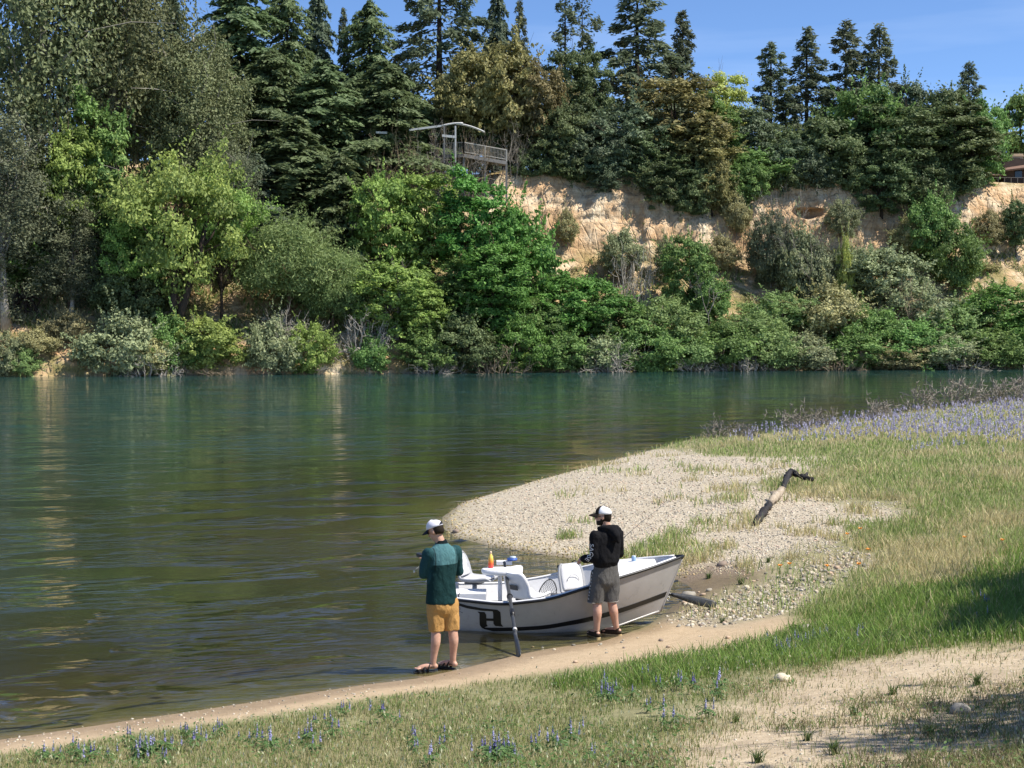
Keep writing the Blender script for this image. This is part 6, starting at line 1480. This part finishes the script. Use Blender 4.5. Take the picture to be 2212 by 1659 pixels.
tm2 = bpy.data.meshes.new('sleeve_lettering'); bm.to_mesh(tm2); bm.free(); obj('sleeve_lettering', tm2, cloth('white_print', (.6,.6,.6), (.75,.75,.75), 100, .8, .1), man2)
GRS = cloth('grey_fleece', (.075,.073,.070), (.125,.122,.118), 130, .95, .5)
mb = MB(); loft(mb, [(.63, .03, .06, .10, .08), (.68, .03, .06, .155, .12), (.74, .03, .058, .184, .142), (.80, .03, .055, .188, .142), (.92, .035, .05, .175, .13), (1.0, .035, .05, .168, .125)], rb_)
for h_, k_ in (((-.06, .02, .78), kB_l), ((.11, .095, .78), kB_r)):
    k_ = k_ + np.array([-.012, 0, 0]); loft(mb, [(.475, k_[0]-.006, k_[1], .108, .104), (.49, k_[0]-.006, k_[1], .109, .105), (.62, (k_[0]*.6+h_[0]*.4), k_[1]*.6+h_[1]*.4, .110, .114), (.74, h_[0], h_[1], .108, .124), (.84, h_[0], h_[1], .10, .124), (.90, h_[0], h_[1], .085, .105)], rb_)
me = remesh(mb, .009, 5, 'shorts'); foldify(me, .022, 7, 43, .22); foldify(me, .008, 18, 47, .45); so2 = obj('shorts', me, GRS, man2)
# frayed pale hems and side stripe
tv = bvh(so2.data); mb = MB()
for k_ in (kB_l, kB_r):
    th = np.linspace(0, 2*np.pi, 33); q = []
    for a_ in th:
        hp = tv.ray_cast(Vector((k_[0] - .018 + .3*math.cos(a_), k_[1] + .3*math.sin(a_), .483)), Vector((-math.cos(a_), -math.sin(a_), 0)))
        q.append(np.array(hp[0]) if hp[0] is not None else np.array([k_[0] + .108*math.cos(a_), k_[1] + .108*math.sin(a_), .483]))
    mb.tube(np.array(q) + np.array([0, 0, -.004]), .006, 5)
mb.build('frayed_hem', cloth('frayed_cotton', (.22,.20,.18), (.34,.31,.28), 150, .95, .3), man2, True)
mb = MB()
for k in range(9):
    z = .53 + .043*k; hp = tv.ray_cast(Vector((-.6, -.20, z)), Vector((.92, .39, 0)))
    if hp[0] is not None: p = np.array(hp[0]); mb.tube([p + np.array([-.004, -.008, -.012 + .008*(k % 2)]), p + np.array([-.006, .004, .006]), p + np.array([-.004, .02, -.006])], .007, 5)
mb.build('side_print', cloth('pale_print', (.42,.41,.39), (.6,.58,.55), 100, .9, .1), man2, True)
BRN = cloth('brown_twill', (.018,.014,.011), (.045,.035,.027), 200, .8, .1); WH2 = cloth('white_cap_mesh', (.68,.68,.70), (.8,.8,.82), 260, .8, .1)
cap(man2, LB, AB, BRN, WH2, BRN); hair(man2, LB, HAIR)
mb = MB(); mb.ellipsoid(LB(.030, 0, -.066), (.066, .063, .054), 16, 10, AB); mb.ellipsoid(LB(.062, 0, -.09), (.034, .038, .03), 12, 8, AB); mb.ellipsoid(LB(.0, 0, -.035), (.05, .078, .04), 12, 8, AB); obj('beard', remesh(mb, .006, 3, 'beard'), HAIR, man2)
for s in (-1, 1): MB().ellipsoid(LB(.086, s*.034, .006), (.014, .024, .017), 10, 6, AB).build('sunglasses_lens', EYE, man2, True); MB().tube([LB(.086, s*.056, .010), LB(.02, s*.080, .012)], .0035, 5).build('sunglasses_arm', EYE, man2, True)
SHO = cloth('dark_suede', (.02,.014,.010), (.05,.036,.026), 120, .9, .2); TANS = plain('tan_rubber', (.42,.31,.15), .7)
for a_, d_ in ((anB_l, dBl), (anB_r, dBr)):
    d3 = np.array([d_[0], d_[1], 0.])/math.hypot(*d_); zg = gB(a_[0], a_[1]) - .004; g = np.array([a_[0], a_[1], zg]); mb = MB()
    limb(mb, [g - d3*.03 + np.array([0, 0, .055]), g + d3*.04 + np.array([0, 0, .062]), g + d3*.12 + np.array([0, 0, .050]), g + d3*.20 + np.array([0, 0, .040])], [.042, .046, .047, .036], 14)
    limb(mb, [g - d3*.012 + np.array([0, 0, .06]), g - d3*.008 + np.array([0, 0, .095])], [.043, .041], 14)
    obj('shoe', remesh(mb, .006, 4, 'shoe'), SHO, man2)
    l3 = np.array([-d3[1], d3[0], 0]); u = np.linspace(0, 1, 14); wv = np.interp(u, [0, .08, .3, .55, .75, .93, 1], [.022, .036, .038, .044, .048, .036, .016])
    top = [g + d3*(k*.29 - .07) + l3*w_ for k, w_ in zip(u, wv)] + [g + d3*(k*.29 - .07) - l3*w_ for k, w_ in zip(u[::-1], wv[::-1])]
    plate('sole', [(p[0], p[1], zg + .026) for p in top][::-1], .026, TANS, man2, .006)
rod = empty('fishing_rod', PB_ + np.array([.02, .36, 1.06])); tag(rod, 'thin fishing rod held by the person in black, pointing right', 'fishing rod')
MB().tube([(-.06, .02, -.04), (.10, -.02, .07)], .013, 8).build('grip', plain('cork', (.45,.3,.16), .8), rod, True); MB().tube([(.10, -.02, .07), (.5, .05, .42), (1.1, .2, .86)], [.005, .0035, .0018], 6).build('blank', plain('rod_grey', (.2,.19,.17), .4), rod, True)
MB().tube([(-.02, .03, -.05), (-.02, -.0, -.05)], .03, 12).build('reel', DKG, rod, True)

# ------------------------------------------------------------------ buildings on top of the bluff
WPAINT = plain('white_paint', (.60,.59,.56), .5, .05, 3); WOODW = plain('weathered_fence', (.42,.39,.33), .8, .15, 4); GWOOD = plain('grey_timber', (.20,.19,.175), .8, .15, 4)
def FY(px, d): return far_xy(px, d)[1]
pg = empty('pergola', at(965, 275, FY(965, 21.5))); tag(pg, 'white arched pergola among bare branches above the bank', 'pergola'); po = np.array(pg.location)
y0 = FY(965, 21.5); U = lambda px, py, dy=0: at(px, py, y0 + dy) - po
mb = MB(); mb.bar(U(884, 281), U(953, 272), .18, .2); mb.build('beam', WPAINT, pg)
mb = MB(); mb.bar(U(812, 286), U(836, 287), .15, .22); mb.build('beam', WPAINT, pg)
for dy in (0, 1.2):
    th = np.linspace(0, 1, 9); mb = MB(); mb.tube([U(953 + 47*k, 272 - 6*math.sin(k*1.9), dy) for k in th], .10, 6); mb.build('arch', WPAINT, pg, True)
for dy in (0, .9, 1.8):
    mb = MB(); mb.tube([U(985 + 62*k, 267 + 18*k**1.7 + dy*.8, dy) for k in np.linspace(0, 1, 9)], .07, 5); mb.build('rafter', WPAINT, pg, True)
for px in (960, 984): mb = MB(); mb.bar(U(px, 272), U(px, 352), .16); mb.build('post', WPAINT if px != 960 else GWOOD, pg)
mb = MB(); mb.bar(U(955, 293), U(985, 296), .2, .25); mb.build('beam', WPAINT, pg)
dk = empty('deck', at(1002, 330, FY(1002, 21))); tag(dk, 'wooden deck with slatted railing standing over the slope', 'deck'); po = np.array(dk.location); y0 = FY(1002, 21)
c0, c1, c2 = at(958, 333, y0 + 1.5) - po, at(1002, 331, y0) - po, at(1094, 347, y0 + 1) - po
hR = np.array([0, 0, 1.15])
def wing(a, b, n, m):
    mb = MB(); mb.bar(a + np.array([0, 0, -.25]), b + np.array([0, 0, -.25]), .18, .35); mb.build('fascia', GWOOD, dk)
    mb = MB(); mb.bar(a + hR, b + hR, .12, .10); mb.build('top_rail', m, dk); mb = MB(); mb.bar(a + hR*.12, b + hR*.12, .08, .08); mb.build('bottom_rail', m, dk)
    mb = MB()
    for k in range(n): p = a + (b-a)*(k+.5)/n; mb.bar(p + hR*.12, p + hR, .10 if m is WOODW else .05, .03)
    o = mb.build('balusters', m, dk); o['kind'] = 'stuff'
    for k in (0, .5, 1): p = a + (b-a)*k; mb = MB(); mb.bar(p + np.array([0, 0, -.1]), p + hR*1.05, .15); mb.build('post', m, dk)
wing(c0, c1, 12, GWOOD); wing(c1, c2, 30, WOODW)
G = np.array([c0, c1, c2, c2 + np.array([0, 4, 0]), c0 + np.array([0, 4, 0])]) + np.array([0, 0, -.05]); plate('deck_floor', G, .12, GWOOD, dk, .01)
for p in (c0, c1, c2, (c1+c2)/2): MB().bar(p + np.array([0, .2, -.2]), p + np.array([0, .2, -4.5]), .22).build('support_post', plain('rust_post', (.24,.12,.075), .8) if p is c0 else GWOOD, dk)
# brown house at the right edge
y0 = FY(2190, 27); hs = empty('brown_house', at(2190, 385, y0)); tag(hs, 'low brown house with tan chimneys and terrace on the right bluff edge', 'house'); po = np.array(hs.location); U = lambda px, py, dy=0: at(px, py, y0 + dy) - po
ROOF = plain('brown_shingle', (.19,.115,.085), .9, .15, 5, .3); HW = plain('dark_siding', (.075,.05,.04), .85, .15, 3); CHM = plain('tan_block', (.55,.42,.28), .9, .08, 2); GLS = plain('dark_glass', (.02,.025,.03), .1, .1, 2, spec=.6)
a = U(2140, 390); MB().box(U(2230, 378, 4), (9.5, 7, 3.3)).build('wall', HW, hs)
MB().box(U(2150, 385, 5), (3.6, 6, 2.4)).build('wall', HW, hs)
def slab(name, P, th, m): plate(name, P, th, m, hs, .02)
slab('roof', [U(2168, 367, -1), U(2290, 352, -1), U(2290, 335, 4), U(2180, 352, 4)], .22, ROOF)
slab('roof', [U(2128, 377, .5), U(2182, 378, .5), U(2172, 366, 4), U(2140, 366, 4)], .2, ROOF)
for k, (px, py) in enumerate(((2200, 374), (2222, 373))): w_ = MB().box(U(px, py, .45), (.85, .06, 1.2)).build('window', GLS, hs); MB().box(U(px, py, .42) + np.array([0, 0, .63]), (1.0, .06, .1)).build('frame', HW, w_)
ch = MB().box(U(2194, 346, 4.5), (1.5, 1.2, 1.5)).build('chimney', CHM, hs); MB().box(U(2194, 338, 4.5), (1.7, 1.4, .14)).build('chimney_cap', CHM, ch)
for k in (342, 346.5): MB().box(U(2194, k, 3.86), (1.1, .05, .1)).build('vent_slot', HW, ch)
MB().box(U(2148, 350, 5), (.9, .9, 2.6)).build('chimney', CHM, hs)
tr_ = empty('terrace', U(2160, 400, -1.5)); tr_.parent = hs; TO = np.array(tr_.location); MB().box(U(2175, 403.5, -1.0) - TO, (5.2, 2.4, .35)).build('slab', plain('terrace_edge', (.33,.23,.16), .9), tr_)
for k in range(7):
    p = U(2128 + 14*k, 400.5, -2.1) - TO; MB().bar(p, p + np.array([0, 0, .95]), .05).build('rail_post', GWOOD, tr_)
for zz_ in (.95, .15): MB().bar(U(2126, 400.5, -2.1) - TO + np.array([0, 0, zz_]), U(2214, 400.5, -2.1) - TO + np.array([0, 0, zz_]), .05).build('rail', GWOOD, tr_)
# exposed roots on the left bank
RT = barkmat('root_wood', (.03,.022,.016), (.10,.075,.055))
er = empty('root_plate', at(65, 650, FY(65, 9.2))); tag(er, 'dark exposed tree roots on the eroded bank at left', 'roots'); po = np.array(er.location); y0 = FY(65, 9.2); r = random.Random(3)
for k in range(9):
    x0, y1_ = 45, 640; pts = [U2 for U2 in (at(x0 + r.gauss(0, 6), y1_ - 8, y0) - po, at(x0 + 20 + r.gauss(0, 18), y1_ + 15 + r.gauss(0, 10), y0 - .5 + r.gauss(0, .3)) - po, at(x0 + 35 + r.gauss(0, 28), y1_ + 45 + r.gauss(0, 14), y0 - .8 + r.gauss(0, .4)) - po)]
    MB().tube(pts, [.22, .14, .05], 6).build('root', RT, er, True)
MB().tube([at(42, 470, y0 + .4) - po, at(40, 560, y0 + .3) - po, at(45, 645, y0) - po], [.22, .3, .42], 8).build('trunk', RT, er, True)
# slanting trunks of the waterside tree
for (pts, lab) in (([(374, 735), (376, 640), (378, 540), (382, 440)], 'upright dark trunk of the waterside pair'), ([(378, 728), (402, 640), (432, 540), (456, 440)], 'slanting dark trunk of the waterside pair')):
    y0 = FY(380, 2.2); P = np.array([at(a_, b_, y0 + .6*i) for i, (a_, b_) in enumerate(pts)]); o = empty('tree_trunk', P[0]); tag(o, lab, 'trunk', 'dark trunks at the water'); MB().tube(P - P[0], [.42, .33, .26, .14], 8).build('stem', BK['dark'], o, True)
    MB().tube(np.array([P[2], P[2] + np.array([1.0, .3, 1.2]), P[2] + np.array([1.6, .4, 2.6])]) - P[0], [.15, .1, .04], 6).build('limb', BK['dark'], o, True)
